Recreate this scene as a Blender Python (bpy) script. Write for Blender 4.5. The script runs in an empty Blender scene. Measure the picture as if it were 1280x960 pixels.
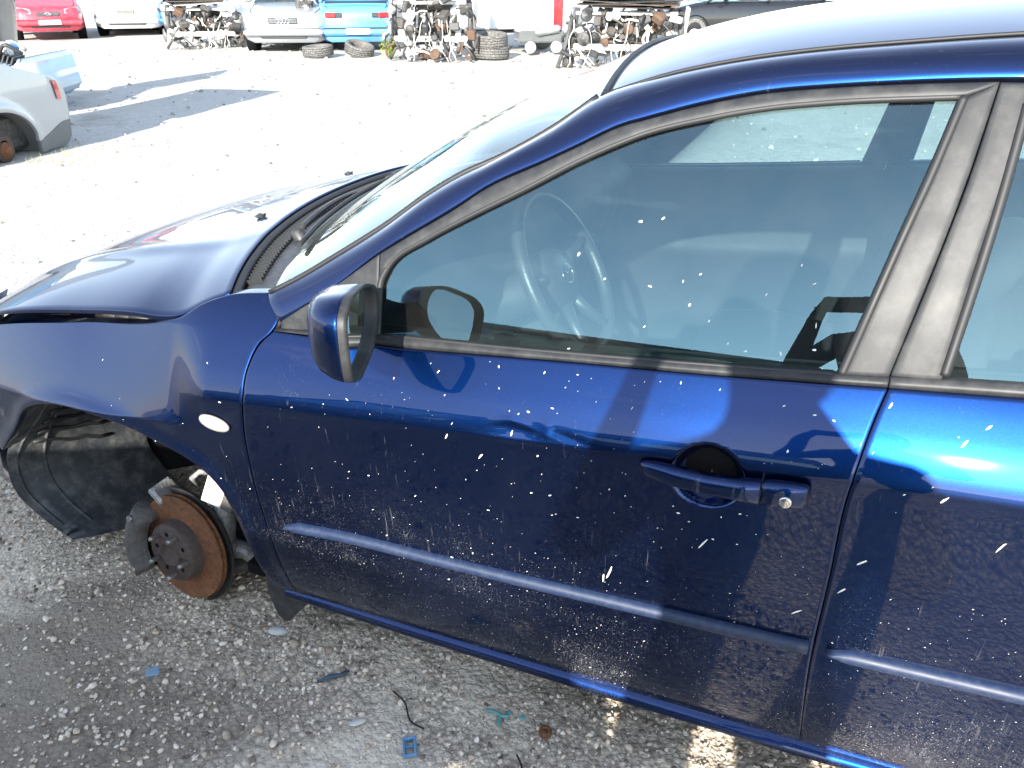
import bpy, math, random
import numpy as np
from mathutils import Vector, Matrix, Euler

sc = bpy.context.scene
COL = sc.collection
R_ = math.radians

# ------------------------------------------------------------------ camera, sky, sun, exposure
cam_d = bpy.data.cameras.new('camera')
cam_d.sensor_width = 36.0
cam_d.lens = 28.125
cam_d.clip_start = 0.02
cam_d.clip_end = 2000.0
cam = bpy.data.objects.new('camera', cam_d)
COL.objects.link(cam)
cam.location = (0.0, 0.0, 1.45)
cam.rotation_euler = (R_(63.0), 0.0, 0.0)
sc.camera = cam

SUN_TRAVEL = Vector((0.240, 0.918, -0.395)).normalized()   # the way the sunlight goes
SUN_ELEV = math.asin(-SUN_TRAVEL.z)
SUN_AZ = math.atan2(-SUN_TRAVEL.x, -SUN_TRAVEL.y)          # clockwise from +Y

world = bpy.data.worlds.new('World')
sc.world = world
world.use_nodes = True
wn, wl = world.node_tree.nodes, world.node_tree.links
sky = wn.new('ShaderNodeTexSky')
sky.sky_type = 'NISHITA'
sky.sun_disc = False
sky.sun_elevation = SUN_ELEV
sky.sun_rotation = SUN_AZ
sky.air_density = 1.0
sky.dust_density = 0.15
sky.ozone_density = 1.6
# thin broken cloud, the same all round
tc = wn.new('ShaderNodeTexCoord')
mp = wn.new('ShaderNodeMapping')
mp.inputs['Scale'].default_value = (1.0, 1.0, 3.2)
cn = wn.new('ShaderNodeTexNoise')
cn.inputs['Scale'].default_value = 3.4
cn.inputs['Detail'].default_value = 7.0
cn.inputs['Roughness'].default_value = 0.62
cr = wn.new('ShaderNodeValToRGB')
cr.color_ramp.elements[0].position = 0.585
cr.color_ramp.elements[0].color = (0, 0, 0, 1)
cr.color_ramp.elements[1].position = 0.74
cr.color_ramp.elements[1].color = (0.55, 0.55, 0.55, 1)
mixc = wn.new('ShaderNodeMixRGB')
mixc.inputs['Color2'].default_value = (8.0, 8.0, 8.2, 1)
bg = wn['Background']
bg.inputs['Strength'].default_value = 0.13
wl.new(tc.outputs['Generated'], mp.inputs['Vector'])
wl.new(mp.outputs['Vector'], cn.inputs['Vector'])
wl.new(cn.outputs['Fac'], cr.inputs['Fac'])
wl.new(cr.outputs['Color'], mixc.inputs['Fac'])
hsv = wn.new('ShaderNodeHueSaturation')
hsv.inputs['Saturation'].default_value = 0.66
wl.new(sky.outputs['Color'], hsv.inputs['Color'])
wl.new(hsv.outputs['Color'], mixc.inputs['Color1'])
wl.new(mixc.outputs['Color'], bg.inputs['Color'])

sun_d = bpy.data.lights.new('sun', 'SUN')
sun_d.energy = 3.7
sun_d.angle = R_(0.53)
sun_d.color = (1.0, 0.95, 0.86)
sun = bpy.data.objects.new('sun', sun_d)
COL.objects.link(sun)
sun.rotation_euler = (-SUN_TRAVEL).to_track_quat('Z', 'Y').to_euler()

vs = sc.view_settings
vs.view_transform = 'Standard'
vs.look = 'None'
vs.exposure = 2.0
vs.gamma = 1.0
vs.use_curve_mapping = False
sc.render.engine = 'CYCLES'
sc.cycles.max_bounces = 10
sc.cycles.transparent_max_bounces = 16
sc.cycles.use_denoising = True

# ------------------------------------------------------------------ helpers
def tag(o, label=None, cat=None, group=None, kind=None):
    if label: o['label'] = label
    if cat: o['category'] = cat
    if group: o['group'] = group
    if kind: o['kind'] = kind
    return o

def empty(name, loc=(0, 0, 0), rot=(0, 0, 0)):
    o = bpy.data.objects.new(name, None)
    COL.objects.link(o)
    o.location = loc
    o.rotation_euler = rot
    o.empty_display_size = 0.1
    return o

def link_mesh(name, me, parent=None, mat=None):
    if mat is not None and not me.materials:
        me.materials.append(mat)
    o = bpy.data.objects.new(name, me)
    COL.objects.link(o)
    o.parent = parent
    return o

def copy_tree(o, parent=None):
    c = o.copy()
    COL.objects.link(c)
    c.parent = parent
    for ch in o.children:
        copy_tree(ch, c)
    return c

def frame_of(d):
    d = Vector(d).normalized()
    a = Vector((0, 0, 1)) if abs(d.z) < 0.9 else Vector((1, 0, 0))
    u = d.cross(a).normalized()
    return u, d.cross(u).normalized(), d

class MB:
    """collects shapes and links them as one mesh"""
    def __init__(s):
        s.v = []; s.f = []; s.sm = []
    def add(s, v, f, smooth=True):
        b = len(s.v)
        s.v += [tuple(p) for p in v]
        s.f += [tuple(i + b for i in q) for q in f]
        s.sm += [smooth] * len(f)
        return s
    def box(s, c, size, rot=(0, 0, 0), bev=0.0, taper=1.0):
        sx, sy, sz = [k / 2 for k in size]
        M = Euler(rot).to_matrix()
        c = Vector(c)
        if bev <= 0:
            v = []
            for z in (-1, 1):
                t = taper if z > 0 else 1
                for x, y in ((-1, -1), (1, -1), (1, 1), (-1, 1)):
                    v.append(c + M @ Vector((x * sx * t, y * sy * t, z * sz)))
            return s.add(v, [(3, 2, 1, 0), (4, 5, 6, 7), (0, 1, 5, 4), (1, 2, 6, 5), (2, 3, 7, 6), (3, 0, 4, 7)], False)
        b = min(bev, sx * .95, sy * .95, sz * .95)
        rings = []
        for z, ins in ((-sz, b), (-sz + b, 0), (sz - b, 0), (sz, b)):
            t = taper if z > 0 else 1
            x, y = sx * t - ins, sy * t - ins
            k = b * .8
            X, Y = sx * t - ins, sy * t - ins
            rings.append([(-X + k, -Y), (X - k, -Y), (X, -Y + k), (X, Y - k), (X - k, Y), (-X + k, Y), (-X, Y - k), (-X, -Y + k), z])
        v = []
        for r in rings:
            for p in r[:8]:
                v.append(c + M @ Vector((p[0], p[1], r[8])))
        f = [tuple(range(7, -1, -1)), tuple(range(24, 32))]
        for k in range(3):
            for i in range(8):
                j = (i + 1) % 8
                f.append((k * 8 + i, k * 8 + j, k * 8 + 8 + j, k * 8 + 8 + i))
        return s.add(v, f, False)
    def tube(s, path, r, n=8, cap=True):
        path = [Vector(p) for p in path]
        m = len(path)
        rr = r if hasattr(r, '__len__') else [r] * m
        v = []
        u = None
        for i, p in enumerate(path):
            d = (path[min(i + 1, m - 1)] - path[max(i - 1, 0)])
            if d.length < 1e-9: d = Vector((0, 0, 1))
            d.normalize()
            if u is None:
                u = frame_of(d)[0]
            else:
                u = (u - d * u.dot(d))
                u = u.normalized() if u.length > 1e-6 else frame_of(d)[0]
            w = d.cross(u)
            for k in range(n):
                a = 2 * math.pi * k / n
                v.append(p + (u * math.cos(a) + w * math.sin(a)) * rr[i])
        f = []
        for i in range(m - 1):
            for k in range(n):
                j = (k + 1) % n
                f.append((i * n + k, i * n + j, (i + 1) * n + j, (i + 1) * n + k))
        s.add(v, f, True)
        if cap:
            s.add(v[:n], [tuple(range(n - 1, -1, -1))], False)
            s.add(v[-n:], [tuple(range(n))], False)
        return s
    def lathe(s, prof, c, axis, n=24, arc=(0, 2 * math.pi), smooth=True):
        """prof = [(radius, distance along axis)]"""
        u, w, d = frame_of(axis)
        c = Vector(c)
        full = abs(arc[1] - arc[0] - 2 * math.pi) < 1e-6
        na = n if full else n + 1
        v = []
        for r, h in prof:
            for k in range(na):
                a = arc[0] + (arc[1] - arc[0]) * k / n
                v.append(c + d * h + (u * math.cos(a) + w * math.sin(a)) * r)
        f = []
        for i in range(len(prof) - 1):
            for k in range(n):
                j = (k + 1) % na
                f.append((i * na + k, i * na + j, (i + 1) * na + j, (i + 1) * na + k))
        return s.add(v, f, smooth)
    def grid(s, P, smooth=True, flip=False):
        P = np.asarray(P)
        a, b = P.shape[:2]
        v = P.reshape(-1, 3).tolist()
        f = []
        for i in range(a - 1):
            for j in range(b - 1):
                q = (i * b + j, i * b + j + 1, (i + 1) * b + j + 1, (i + 1) * b + j)
                f.append(q[::-1] if flip else q)
        return s.add(v, f, smooth)
    def prism(s, poly, c0, ex, ey, ez, depth):
        """polygon in the (ex, ey) plane pushed out along ez"""
        c0, ex, ey, ez = Vector(c0), Vector(ex), Vector(ey), Vector(ez)
        n = len(poly)
        v = [c0 + ex * p[0] + ey * p[1] for p in poly] + [c0 + ex * p[0] + ey * p[1] + ez * depth for p in poly]
        s.add(v, [tuple(range(n - 1, -1, -1)), tuple(range(n, 2 * n))], False)
        s.add(v, [(i, (i + 1) % n, n + (i + 1) % n, n + i) for i in range(n)], False)
        return s
    def mesh(s, name, recalc=True):
        me = bpy.data.meshes.new(name)
        me.from_pydata([tuple(p) for p in s.v], [], s.f)
        me.polygons.foreach_set('use_smooth', s.sm)
        if recalc:
            import bmesh
            bm = bmesh.new(); bm.from_mesh(me)
            bmesh.ops.remove_doubles(bm, verts=bm.verts, dist=1e-6)
            bmesh.ops.recalc_face_normals(bm, faces=bm.faces)
            bm.to_mesh(me); bm.free()
        me.update()
        return me
    def build(s, name, mat, parent=None, recalc=True):
        me = s.mesh(name, recalc)
        return link_mesh(name, me, parent, mat)

def pchip(pts):
    xs = [p[0] for p in pts]; ys = [p[1] for p in pts]; n = len(xs)
    h = [xs[i + 1] - xs[i] for i in range(n - 1)]
    dl = [(ys[i + 1] - ys[i]) / h[i] for i in range(n - 1)]
    m = [0.0] * n
    for i in range(1, n - 1):
        if dl[i - 1] * dl[i] > 0:
            w1 = 2 * h[i] + h[i - 1]; w2 = h[i] + 2 * h[i - 1]
            m[i] = (w1 + w2) / (w1 / dl[i - 1] + w2 / dl[i])
    m[0] = dl[0]; m[-1] = dl[-1]
    X = np.array(xs); Y = np.array(ys); Hh = np.array(h); Mm = np.array(m)
    def f(x):
        x = np.asarray(x, float)
        i = np.clip(np.searchsorted(X, x) - 1, 0, n - 2)
        t = (x - X[i]) / Hh[i]
        tt = np.clip(t, 0, 1)
        y = (1 + 2 * tt) * (1 - tt) ** 2 * Y[i] + tt * (1 - tt) ** 2 * Hh[i] * Mm[i] + tt * tt * (3 - 2 * tt) * Y[i + 1] + tt * tt * (tt - 1) * Hh[i] * Mm[i + 1]
        y = y + np.where(t < 0, Mm[0] * (x - X[0]), 0) + np.where(t > 1, Mm[-1] * (x - X[-1]), 0)
        return y
    return f

def resample(pts, n, smooth=True):
    """polyline (any dimension) to n points evenly along it, Catmull-Rom smoothed"""
    P = np.array(pts, float)
    if smooth and len(P) > 2:
        h = np.maximum(np.linalg.norm(np.diff(P, axis=0), axis=1), 1e-6)[:, None]
        dl = np.diff(P, axis=0) / h
        T = np.empty_like(P)
        T[1:-1] = (dl[:-1] * h[1:] + dl[1:] * h[:-1]) / (h[:-1] + h[1:])
        T[0] = dl[0]; T[-1] = dl[-1]
        out = []
        for i in range(len(P) - 1):
            for t in np.linspace(0, 1, 12, endpoint=False):
                out.append((1 + 2 * t) * (1 - t) ** 2 * P[i] + t * (1 - t) ** 2 * h[i] * T[i] + t * t * (3 - 2 * t) * P[i + 1] + t * t * (t - 1) * h[i] * T[i + 1])
        out.append(P[-1])
        P = np.array(out)
    d = np.r_[0, np.cumsum(np.linalg.norm(np.diff(P, axis=0), axis=1))]
    s = np.linspace(0, d[-1], n)
    return np.stack([np.interp(s, d, P[:, k]) for k in range(P.shape[1])], 1)

def coons(bottom, top, left, right, nu, nv, vs_=None, smooth=(1, 1, 1, 1)):
    """2-D or 3-D patch; bottom/top run left to right, left/right run bottom to top -> [nv][nu]"""
    B = resample(bottom, nu, smooth[0]); T = resample(top, nu, smooth[1])
    L = resample(left, nv, smooth[2]); Rr = resample(right, nv, smooth[3])
    u = np.linspace(0, 1, nu)[None, :, None]; v = np.linspace(0, 1, nv)[:, None, None]
    P = (1 - v) * B[None] + v * T[None] + (1 - u) * L[:, None] + u * Rr[:, None]
    P -= (1 - u) * (1 - v) * B[0] + u * (1 - v) * B[-1] + (1 - u) * v * T[0] + u * v * T[-1]
    return P

def skirt(P, inward, depth=0.018, r=0.0022):
    """adds rounded-over edge rings to an [nv][nu] patch so that a panel has folded edges"""
    inward = np.array(inward, float)
    def ring(P, shrink, push):
        a, b = P.shape[:2]
        top = P[0] ; bot = P[-1]
        Q = np.empty((a + 2, b + 2, 3))
        Q[1:-1, 1:-1] = P
        Q[0, 1:-1] = P[0]; Q[-1, 1:-1] = P[-1]; Q[1:-1, 0] = P[:, 0]; Q[1:-1, -1] = P[:, -1]
        Q[0, 0] = P[0, 0]; Q[0, -1] = P[0, -1]; Q[-1, 0] = P[-1, 0]; Q[-1, -1] = P[-1, -1]
        m = np.zeros((a + 2, b + 2), bool); m[0] = m[-1] = True; m[:, 0] = m[:, -1] = True
        # push outwards along the surface a little and inwards along the given direction
        out = np.zeros_like(Q)
        out[0] += Q[1] - Q[2]; out[-1] += Q[-2] - Q[-3]
        out[:, 0] += Q[:, 1] - Q[:, 2]; out[:, -1] += Q[:, -2] - Q[:, -3]
        ln = np.linalg.norm(out, axis=2, keepdims=True); ln[ln < 1e-9] = 1
        Q = np.where(m[..., None], Q + out / ln * shrink + inward * push, Q)
        return Q
    P = ring(P, r * .7, r * .4)
    P = ring(P, r * .3, r * .9)
    P = ring(P, 0.0, depth)
    return P
# ------------------------------------------------------------------ materials
def nodes_of(m):
    m.use_nodes = True
    nt = m.node_tree
    return nt, nt.nodes, nt.links, nt.nodes['Principled BSDF']

def simple(name, col, rough=0.5, metal=0.0, coat=0.0, spec=0.5, var=0.25, scale=8.0, bump=0.0, dirt=None, dirt_amt=0.35):
    """a colour that varies a little, with uneven gloss and optional dirt"""
    m = bpy.data.materials.new(name)
    nt, n, l, p = nodes_of(m)
    tcn = n.new('ShaderNodeTexCoord')
    ns = n.new('ShaderNodeTexNoise')
    ns.inputs['Scale'].default_value = scale
    ns.inputs['Detail'].default_value = 6
    l.new(tcn.outputs['Object'], ns.inputs['Vector'])
    mx = n.new('ShaderNodeMixRGB')
    mx.inputs['Color1'].default_value = (*[c * (1 - var) for c in col], 1)
    mx.inputs['Color2'].default_value = (*[min(1, c * (1 + var)) for c in col], 1)
    l.new(ns.outputs['Fac'], mx.inputs['Fac'])
    out = mx.outputs['Color']
    if dirt is not None:
        n2 = n.new('ShaderNodeTexNoise'); n2.inputs['Scale'].default_value = scale * 2.7; n2.inputs['Detail'].default_value = 9; n2.inputs['Roughness'].default_value = .7
        l.new(tcn.outputs['Object'], n2.inputs['Vector'])
        rp = n.new('ShaderNodeValToRGB')
        rp.color_ramp.elements[0].position = .45; rp.color_ramp.elements[0].color = (0, 0, 0, 1)
        rp.color_ramp.elements[1].position = .75; rp.color_ramp.elements[1].color = (dirt_amt,) * 3 + (1,)
        l.new(n2.outputs['Fac'], rp.inputs['Fac'])
        m2 = n.new('ShaderNodeMixRGB'); m2.inputs['Color2'].default_value = (*dirt, 1)
        l.new(rp.outputs['Color'], m2.inputs['Fac']); l.new(out, m2.inputs['Color1'])
        out = m2.outputs['Color']
    l.new(out, p.inputs['Base Color'])
    rr = n.new('ShaderNodeMapRange')
    rr.inputs['To Min'].default_value = max(0.02, rough * .8); rr.inputs['To Max'].default_value = min(1, rough * 1.25)
    l.new(ns.outputs['Fac'], rr.inputs['Value']); l.new(rr.outputs['Result'], p.inputs['Roughness'])
    p.inputs['Metallic'].default_value = metal
    p.inputs['Coat Weight'].default_value = coat
    p.inputs['Coat Roughness'].default_value = 0.04
    p.inputs['Specular IOR Level'].default_value = spec
    if bump:
        bp = n.new('ShaderNodeBump'); bp.inputs['Strength'].default_value = bump; bp.inputs['Distance'].default_value = .01
        n3 = n.new('ShaderNodeTexNoise'); n3.inputs['Scale'].default_value = scale * 6; n3.inputs['Detail'].default_value = 5
        l.new(tcn.outputs['Object'], n3.inputs['Vector']); l.new(n3.outputs['Fac'], bp.inputs['Height']); l.new(bp.outputs['Normal'], p.inputs['Normal'])
    return m

def paint(name, col, metal=0.85, rough=0.42, dust=(0.30, 0.30, 0.31), dust_amt=0.38, low=0.2, high=0.7, film=0.03):
    """metallic paint under clear coat, with road dust: specks, run-down streaks, more of both towards the sill"""
    m = bpy.data.materials.new(name)
    nt, n, l, p = nodes_of(m)
    t = n.new('ShaderNodeTexCoord')
    sp = n.new('ShaderNodeSeparateXYZ'); l.new(t.outputs['Object'], sp.inputs['Vector'])
    # height: 1 at the sill, 0 above the crease
    mr = n.new('ShaderNodeMapRange'); mr.inputs['From Min'].default_value = high; mr.inputs['From Max'].default_value = low
    l.new(sp.outputs['Z'], mr.inputs['Value'])
    # specks
    a = n.new('ShaderNodeTexNoise'); a.inputs['Scale'].default_value = 420; a.inputs['Detail'].default_value = 3; a.inputs['Roughness'].default_value = .6
    l.new(t.outputs['Object'], a.inputs['Vector'])
    b = n.new('ShaderNodeTexNoise'); b.inputs['Scale'].default_value = 7; b.inputs['Detail'].default_value = 5
    l.new(t.outputs['Object'], b.inputs['Vector'])
    ad = n.new('ShaderNodeMath'); ad.operation = 'MULTIPLY_ADD'; l.new(b.outputs['Fac'], ad.inputs[0]); ad.inputs[1].default_value = .30; l.new(a.outputs['Fac'], ad.inputs[2])
    sub = n.new('ShaderNodeMath'); sub.operation = 'MULTIPLY_ADD'; l.new(mr.outputs['Result'], sub.inputs[0]); sub.inputs[1].default_value = .17; l.new(ad.outputs[0], sub.inputs[2])
    r1 = n.new('ShaderNodeMapRange'); r1.inputs['From Min'].default_value = .86; r1.inputs['From Max'].default_value = .99
    l.new(sub.outputs[0], r1.inputs['Value'])
    # streaks
    mp = n.new('ShaderNodeMapping'); mp.inputs['Scale'].default_value = (150, 150, 5)
    l.new(t.outputs['Object'], mp.inputs['Vector'])
    c = n.new('ShaderNodeTexNoise'); c.inputs['Scale'].default_value = 1; c.inputs['Detail'].default_value = 4; c.inputs['Roughness'].default_value = .65
    l.new(mp.outputs['Vector'], c.inputs['Vector'])
    s2 = n.new('ShaderNodeMath'); s2.operation = 'MULTIPLY_ADD'; l.new(b.outputs['Fac'], s2.inputs[0]); s2.inputs[1].default_value = .35; l.new(c.outputs['Fac'], s2.inputs[2])
    s3 = n.new('ShaderNodeMath'); s3.operation = 'MULTIPLY_ADD'; l.new(mr.outputs['Result'], s3.inputs[0]); s3.inputs[1].default_value = .10; l.new(s2.outputs[0], s3.inputs[2])
    r2 = n.new('ShaderNodeMapRange'); r2.inputs['From Min'].default_value = .85; r2.inputs['From Max'].default_value = 1.04; r2.inputs['To Max'].default_value = .6
    l.new(s3.outputs[0], r2.inputs['Value'])
    # thin even film
    f0 = n.new('ShaderNodeMath'); f0.operation = 'MULTIPLY_ADD'; l.new(mr.outputs['Result'], f0.inputs[0]); f0.inputs[1].default_value = .003; f0.inputs[2].default_value = film
    mx = n.new('ShaderNodeMath'); mx.operation = 'MAXIMUM'; l.new(r1.outputs['Result'], mx.inputs[0]); l.new(r2.outputs['Result'], mx.inputs[1])
    m2 = n.new('ShaderNodeMath'); m2.operation = 'MULTIPLY'; l.new(mx.outputs[0], m2.inputs[0]); m2.inputs[1].default_value = dust_amt
    m3 = n.new('ShaderNodeMath'); m3.operation = 'ADD'; m3.use_clamp = True; l.new(m2.outputs[0], m3.inputs[0]); l.new(f0.outputs[0], m3.inputs[1])
    # flakes
    vo = n.new('ShaderNodeTexVoronoi'); vo.inputs['Scale'].default_value = 1400
    l.new(t.outputs['Object'], vo.inputs['Vector'])
    fl = n.new('ShaderNodeMixRGB'); fl.inputs['Color1'].default_value = (*[k * .75 for k in col], 1); fl.inputs['Color2'].default_value = (*[k * 1.35 for k in col], 1)
    l.new(vo.outputs['Color'], fl.inputs['Fac'])
    p.inputs['Metallic'].default_value = metal
    p.inputs['Roughness'].default_value = rough
    p.inputs['Coat Weight'].default_value = .75
    p.inputs['Coat Roughness'].default_value = .025
    p.inputs['Coat IOR'].default_value = 1.46
    l.new(fl.outputs['Color'], p.inputs['Base Color'])
    df = n.new('ShaderNodeBsdfDiffuse'); df.inputs['Color'].default_value = (*dust, 1)
    ms = n.new('ShaderNodeMixShader')
    l.new(m3.outputs[0], ms.inputs['Fac']); l.new(p.outputs['BSDF'], ms.inputs[1]); l.new(df.outputs['BSDF'], ms.inputs[2])
    l.new(ms.outputs['Shader'], n['Material Output'].inputs['Surface'])
    # faint orange peel
    op = n.new('ShaderNodeTexNoise'); op.inputs['Scale'].default_value = 4.0; op.inputs['Detail'].default_value = 1
    l.new(t.outputs['Object'], op.inputs['Vector'])
    bp = n.new('ShaderNodeBump'); bp.inputs['Strength'].default_value = .03; bp.inputs['Distance'].default_value = .02
    l.new(op.outputs['Fac'], bp.inputs['Height']); l.new(bp.outputs['Normal'], p.inputs['Coat Normal'])
    return m

def glass(name, tint=(0.66, 0.79, 0.77), ior=2.0, dust=0.010, streak=False, refl=(.50, .86, 1.0)):
    m = bpy.data.materials.new(name)
    m.use_nodes = True
    nt = m.node_tree; n = nt.nodes; l = nt.links
    n.remove(n['Principled BSDF'])
    tr = n.new('ShaderNodeBsdfTransparent'); tr.inputs['Color'].default_value = (*tint, 1)
    gl = n.new('ShaderNodeBsdfGlossy'); gl.inputs['Roughness'].default_value = 0.0; gl.inputs['Color'].default_value = (*refl, 1)
    fr = n.new('ShaderNodeFresnel'); fr.inputs['IOR'].default_value = ior
    m1 = n.new('ShaderNodeMixShader'); l.new(fr.outputs['Fac'], m1.inputs['Fac']); l.new(tr.outputs[0], m1.inputs[1]); l.new(gl.outputs[0], m1.inputs[2])
    df = n.new('ShaderNodeBsdfDiffuse'); df.inputs['Color'].default_value = (.55, .55, .52, 1)
    t = n.new('ShaderNodeTexCoord')
    ns = n.new('ShaderNodeTexNoise'); ns.inputs['Scale'].default_value = 9 if not streak else 5; ns.inputs['Detail'].default_value = 8; ns.inputs['Roughness'].default_value = .7
    l.new(t.outputs['Object'], ns.inputs['Vector'])
    rp = n.new('ShaderNodeMapRange'); rp.inputs['From Min'].default_value = .35; rp.inputs['From Max'].default_value = .8
    rp.inputs['To Min'].default_value = dust * .4; rp.inputs['To Max'].default_value = dust * 2.0
    l.new(ns.outputs['Fac'], rp.inputs['Value'])
    m2 = n.new('ShaderNodeMixShader'); l.new(rp.outputs['Result'], m2.inputs['Fac']); l.new(m1.outputs[0], m2.inputs[1]); l.new(df.outputs[0], m2.inputs[2])
    l.new(m2.outputs[0], n['Material Output'].inputs['Surface'])
    return m

M = {}
M['blue'] = paint('dark_blue_paint', (0.0022, 0.0175, 0.084), metal=1.0, rough=.33, film=.0)
M['blue_dusty'] = paint('dark_blue_roof_paint', (0.0022, 0.0175, 0.084), metal=1.0, rough=.33, film=0.010, dust_amt=.25)
M['blue_clean'] = paint('dark_blue_sill_paint', (0.0022, 0.0175, 0.084), metal=1.0, rough=.33, film=.002, dust_amt=.10)
M['mould'] = simple('blue_moulding_plastic', (.007, .018, .052), .50, coat=.0, var=.12, scale=30, dirt=(.25, .27, .30), dirt_amt=.08)
M['film'] = simple('matt_black_film', (0.017, 0.018, 0.020), .48, spec=.32, var=.10, scale=9, dirt=(.30, .29, .27), dirt_amt=.10)
M['rubber'] = simple('black_rubber', (0.012, 0.012, 0.013), .55, var=.2)
M['black'] = simple('flat_black', (0.006, 0.006, 0.007), .9, spec=.1)
M['trim'] = simple('black_plastic', (0.022, 0.023, 0.025), .5, var=.3, scale=20, dirt=(.22, .21, .19), dirt_amt=.2)
M['glass'] = glass('window_glass')
M['screen'] = glass('dusty_windscreen_glass', (.80, .90, .86), 1.6, .055, True, (.9, 1, 1))
M['liner'] = simple('dusty_liner_plastic', (0.030, 0.034, 0.038), .6, var=.35, scale=9, dirt=(.25, .24, .22), dirt_amt=.45, bump=.15)
M['iron'] = simple('greasy_cast_iron', (0.075, 0.072, 0.070), .6, metal=.3, var=.5, scale=18, dirt=(.20, .15, .11), dirt_amt=.5, bump=.5)
M['alloy'] = simple('oxidised_aluminium', (0.36, 0.36, 0.35), .5, metal=.55, var=.3, scale=25, dirt=(.12, .11, .10), dirt_amt=.6, bump=.35)
M['steel'] = simple('worn_steel', (0.30, 0.29, 0.28), .42, metal=.8, var=.35, scale=30, dirt=(.16, .10, .06), dirt_amt=.5)
M['lamp_white'] = simple('clear_lamp_plastic', (0.36, 0.33, 0.32), .15, var=.08, coat=1.0)
M['seat'] = simple('dark_seat_cloth', (0.022, 0.023, 0.026), .95, var=.25, scale=60, bump=.2)
M['dash'] = simple('dark_dash_plastic', (0.014, 0.015, 0.017), .65, var=.2, scale=12, bump=.1)
M['leather'] = simple('worn_leather', (0.03, 0.03, 0.032), .38, var=.3, scale=40, bump=.1)
M['speck'] = simple('pale_dirt', (.34, .34, .345), .9, var=.2, scale=90)
M['white_drop'] = simple('white_droppings', (0.66, 0.66, 0.64), .8, var=.1, scale=90)
M['chrome'] = simple('dull_chrome', (0.62, 0.62, 0.63), .18, metal=1.0, var=.1)
M['mirror'] = simple('mirror_glass', (0.80, 0.82, 0.83), .015, metal=1.0, var=.02)
M['paper'] = simple('white_label', (0.72, 0.70, 0.62), .7, var=.12, scale=40, dirt=(.35, .33, .28), dirt_amt=.35)

def rust_disc():
    m = simple('rusty_disc', (0.185, 0.073, 0.027), .8, var=.6, scale=30, dirt=(.045, .022, .012), dirt_amt=1.0, bump=.8)
    return m
M['rust'] = rust_disc()
M['hubrust'] = simple('dark_hub_rust', (0.085, 0.062, 0.052), .75, metal=.2, var=.4, scale=40, dirt=(.03, .02, .018), dirt_amt=.7, bump=.5)
# ------------------------------------------------------------------ the blue saloon (car frame: x to the rear, y to its far side, z up)
WID = 1.78
ORIGIN = Vector((-0.9688, 1.5711, -0.0475))
CAR_ROT = Matrix.Rotation(R_(-22.5), 3, 'Z') @ Matrix.Rotation(R_(-1.5), 3, 'Y')
car = empty('blue_saloon_car', ORIGIN, CAR_ROT.to_euler())
tag(car, 'dark blue saloon car with its front wheel missing and white flecks on the doors', 'car')

ZC0 = pchip([(-1, .66), (-.4, .68), (0, .70), (.491, .732), (1.156, .774), (1.602, .804), (1.818, .812), (2.6, .85), (3.7, .88)])
PU = pchip([(0, 0), (.012, .003), (.05, .019), (.09, .041), (.13, .066), (.17, .096), (.21, .135)])
PD = pchip([(0, 0), (.02, .0006), (.07, .003), (.17, .007), (.35, .012), (.52, .018), (.7, .026), (.87, .042), (.95, .056), (1, .07), (1.06, .092)])
ZB = pchip([(.3, .858), (.553, .871), (1.134, .896), (1.631, .929), (1.795, .941), (2.7, 1.0)])

ZC = ZC0

def S(x, z):
    """body side below the belt; the crease fades out into the swell over the front wheel"""
    x = np.asarray(x, float); z = np.asarray(z, float)
    c = ZC0(x)
    pl = .13 * np.maximum(0, (.35 - x) / 1.2) ** 2 + .10 * np.maximum(0, (x - 2.3) / 1.4) ** 2
    y0 = np.where(z > c, PU(np.maximum(z - c, 0)), PD(np.maximum(c - z, 0) / (c - .185)))
    t = np.clip((.40 - x) / .13, 0, 1); t = t * t * (3 - 2 * t)
    lo = c - .07
    w = np.clip((.42 - x) / .45, 0, 1); A = .066 + .036 * w * w * (3 - 2 * w)
    y1 = np.where(z < lo, PD(np.maximum(lo - z, 0) / (lo - .185)), np.where(z < c + .13, A * (np.clip(z - lo, 0, .2) / .20) ** 1.08, A - .066 + PU(np.maximum(z - c, 0))))
    return pl + y0 * (1 - t) + y1 * t

def G(x, z):
    """side of the cabin above the belt"""
    b = ZB(x); dz = np.asarray(z, float) - b
    return S(x, b) + .004 + .30 * dz + .25 * dz * dz

def on(fn, xz, off=0.0):
    xz = np.asarray(xz, float)
    return np.concatenate([xz[..., :1], (fn(xz[..., 0], xz[..., 1]) + off)[..., None], xz[..., 1:2]], -1)

def far_side(o, parent, name=None):
    """the same part on the car's other side"""
    me = o.data.copy()
    co = np.empty(len(me.vertices) * 3)
    me.vertices.foreach_get('co', co)
    co = co.reshape(-1, 3); co[:, 1] = WID - co[:, 1]
    me.vertices.foreach_set('co', co.ravel())
    me.flip_normals()
    n = bpy.data.objects.new(name or o.name.split('.')[0], me)
    COL.objects.link(n); n.parent = parent
    return n

def panel(name, P, mat, parent, inward=(0, 1, 0), depth=.02, flip=False):
    mb = MB(); mb.grid(skirt(P, inward, depth), True, flip)
    return mb.build(name, mat, parent)

GAP = .0024
shutA = [(.539, .866), (.515, .843), (.495, .792), (.492, .740), (.476, .662), (.470, .582), (.470, .478), (.479, .344), (.492, .205)]
shutB = [(1.629, .929), (1.619, .893), (1.602, .794), (1.598, .623), (1.594, .425), (1.604, .190)]
belt = [(.539, .866), (.652, .868), (.811, .873), (1.047, .889), (1.134, .895), (1.346, .908), (1.511, .920), (1.629, .929)]
sillz = [(.492, .205), (.8, .196), (1.2, .190), (1.604, .187)]
def sh(l, dx=0, dz=0): return [(a + dx, b + dz) for a, b in l]

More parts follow.
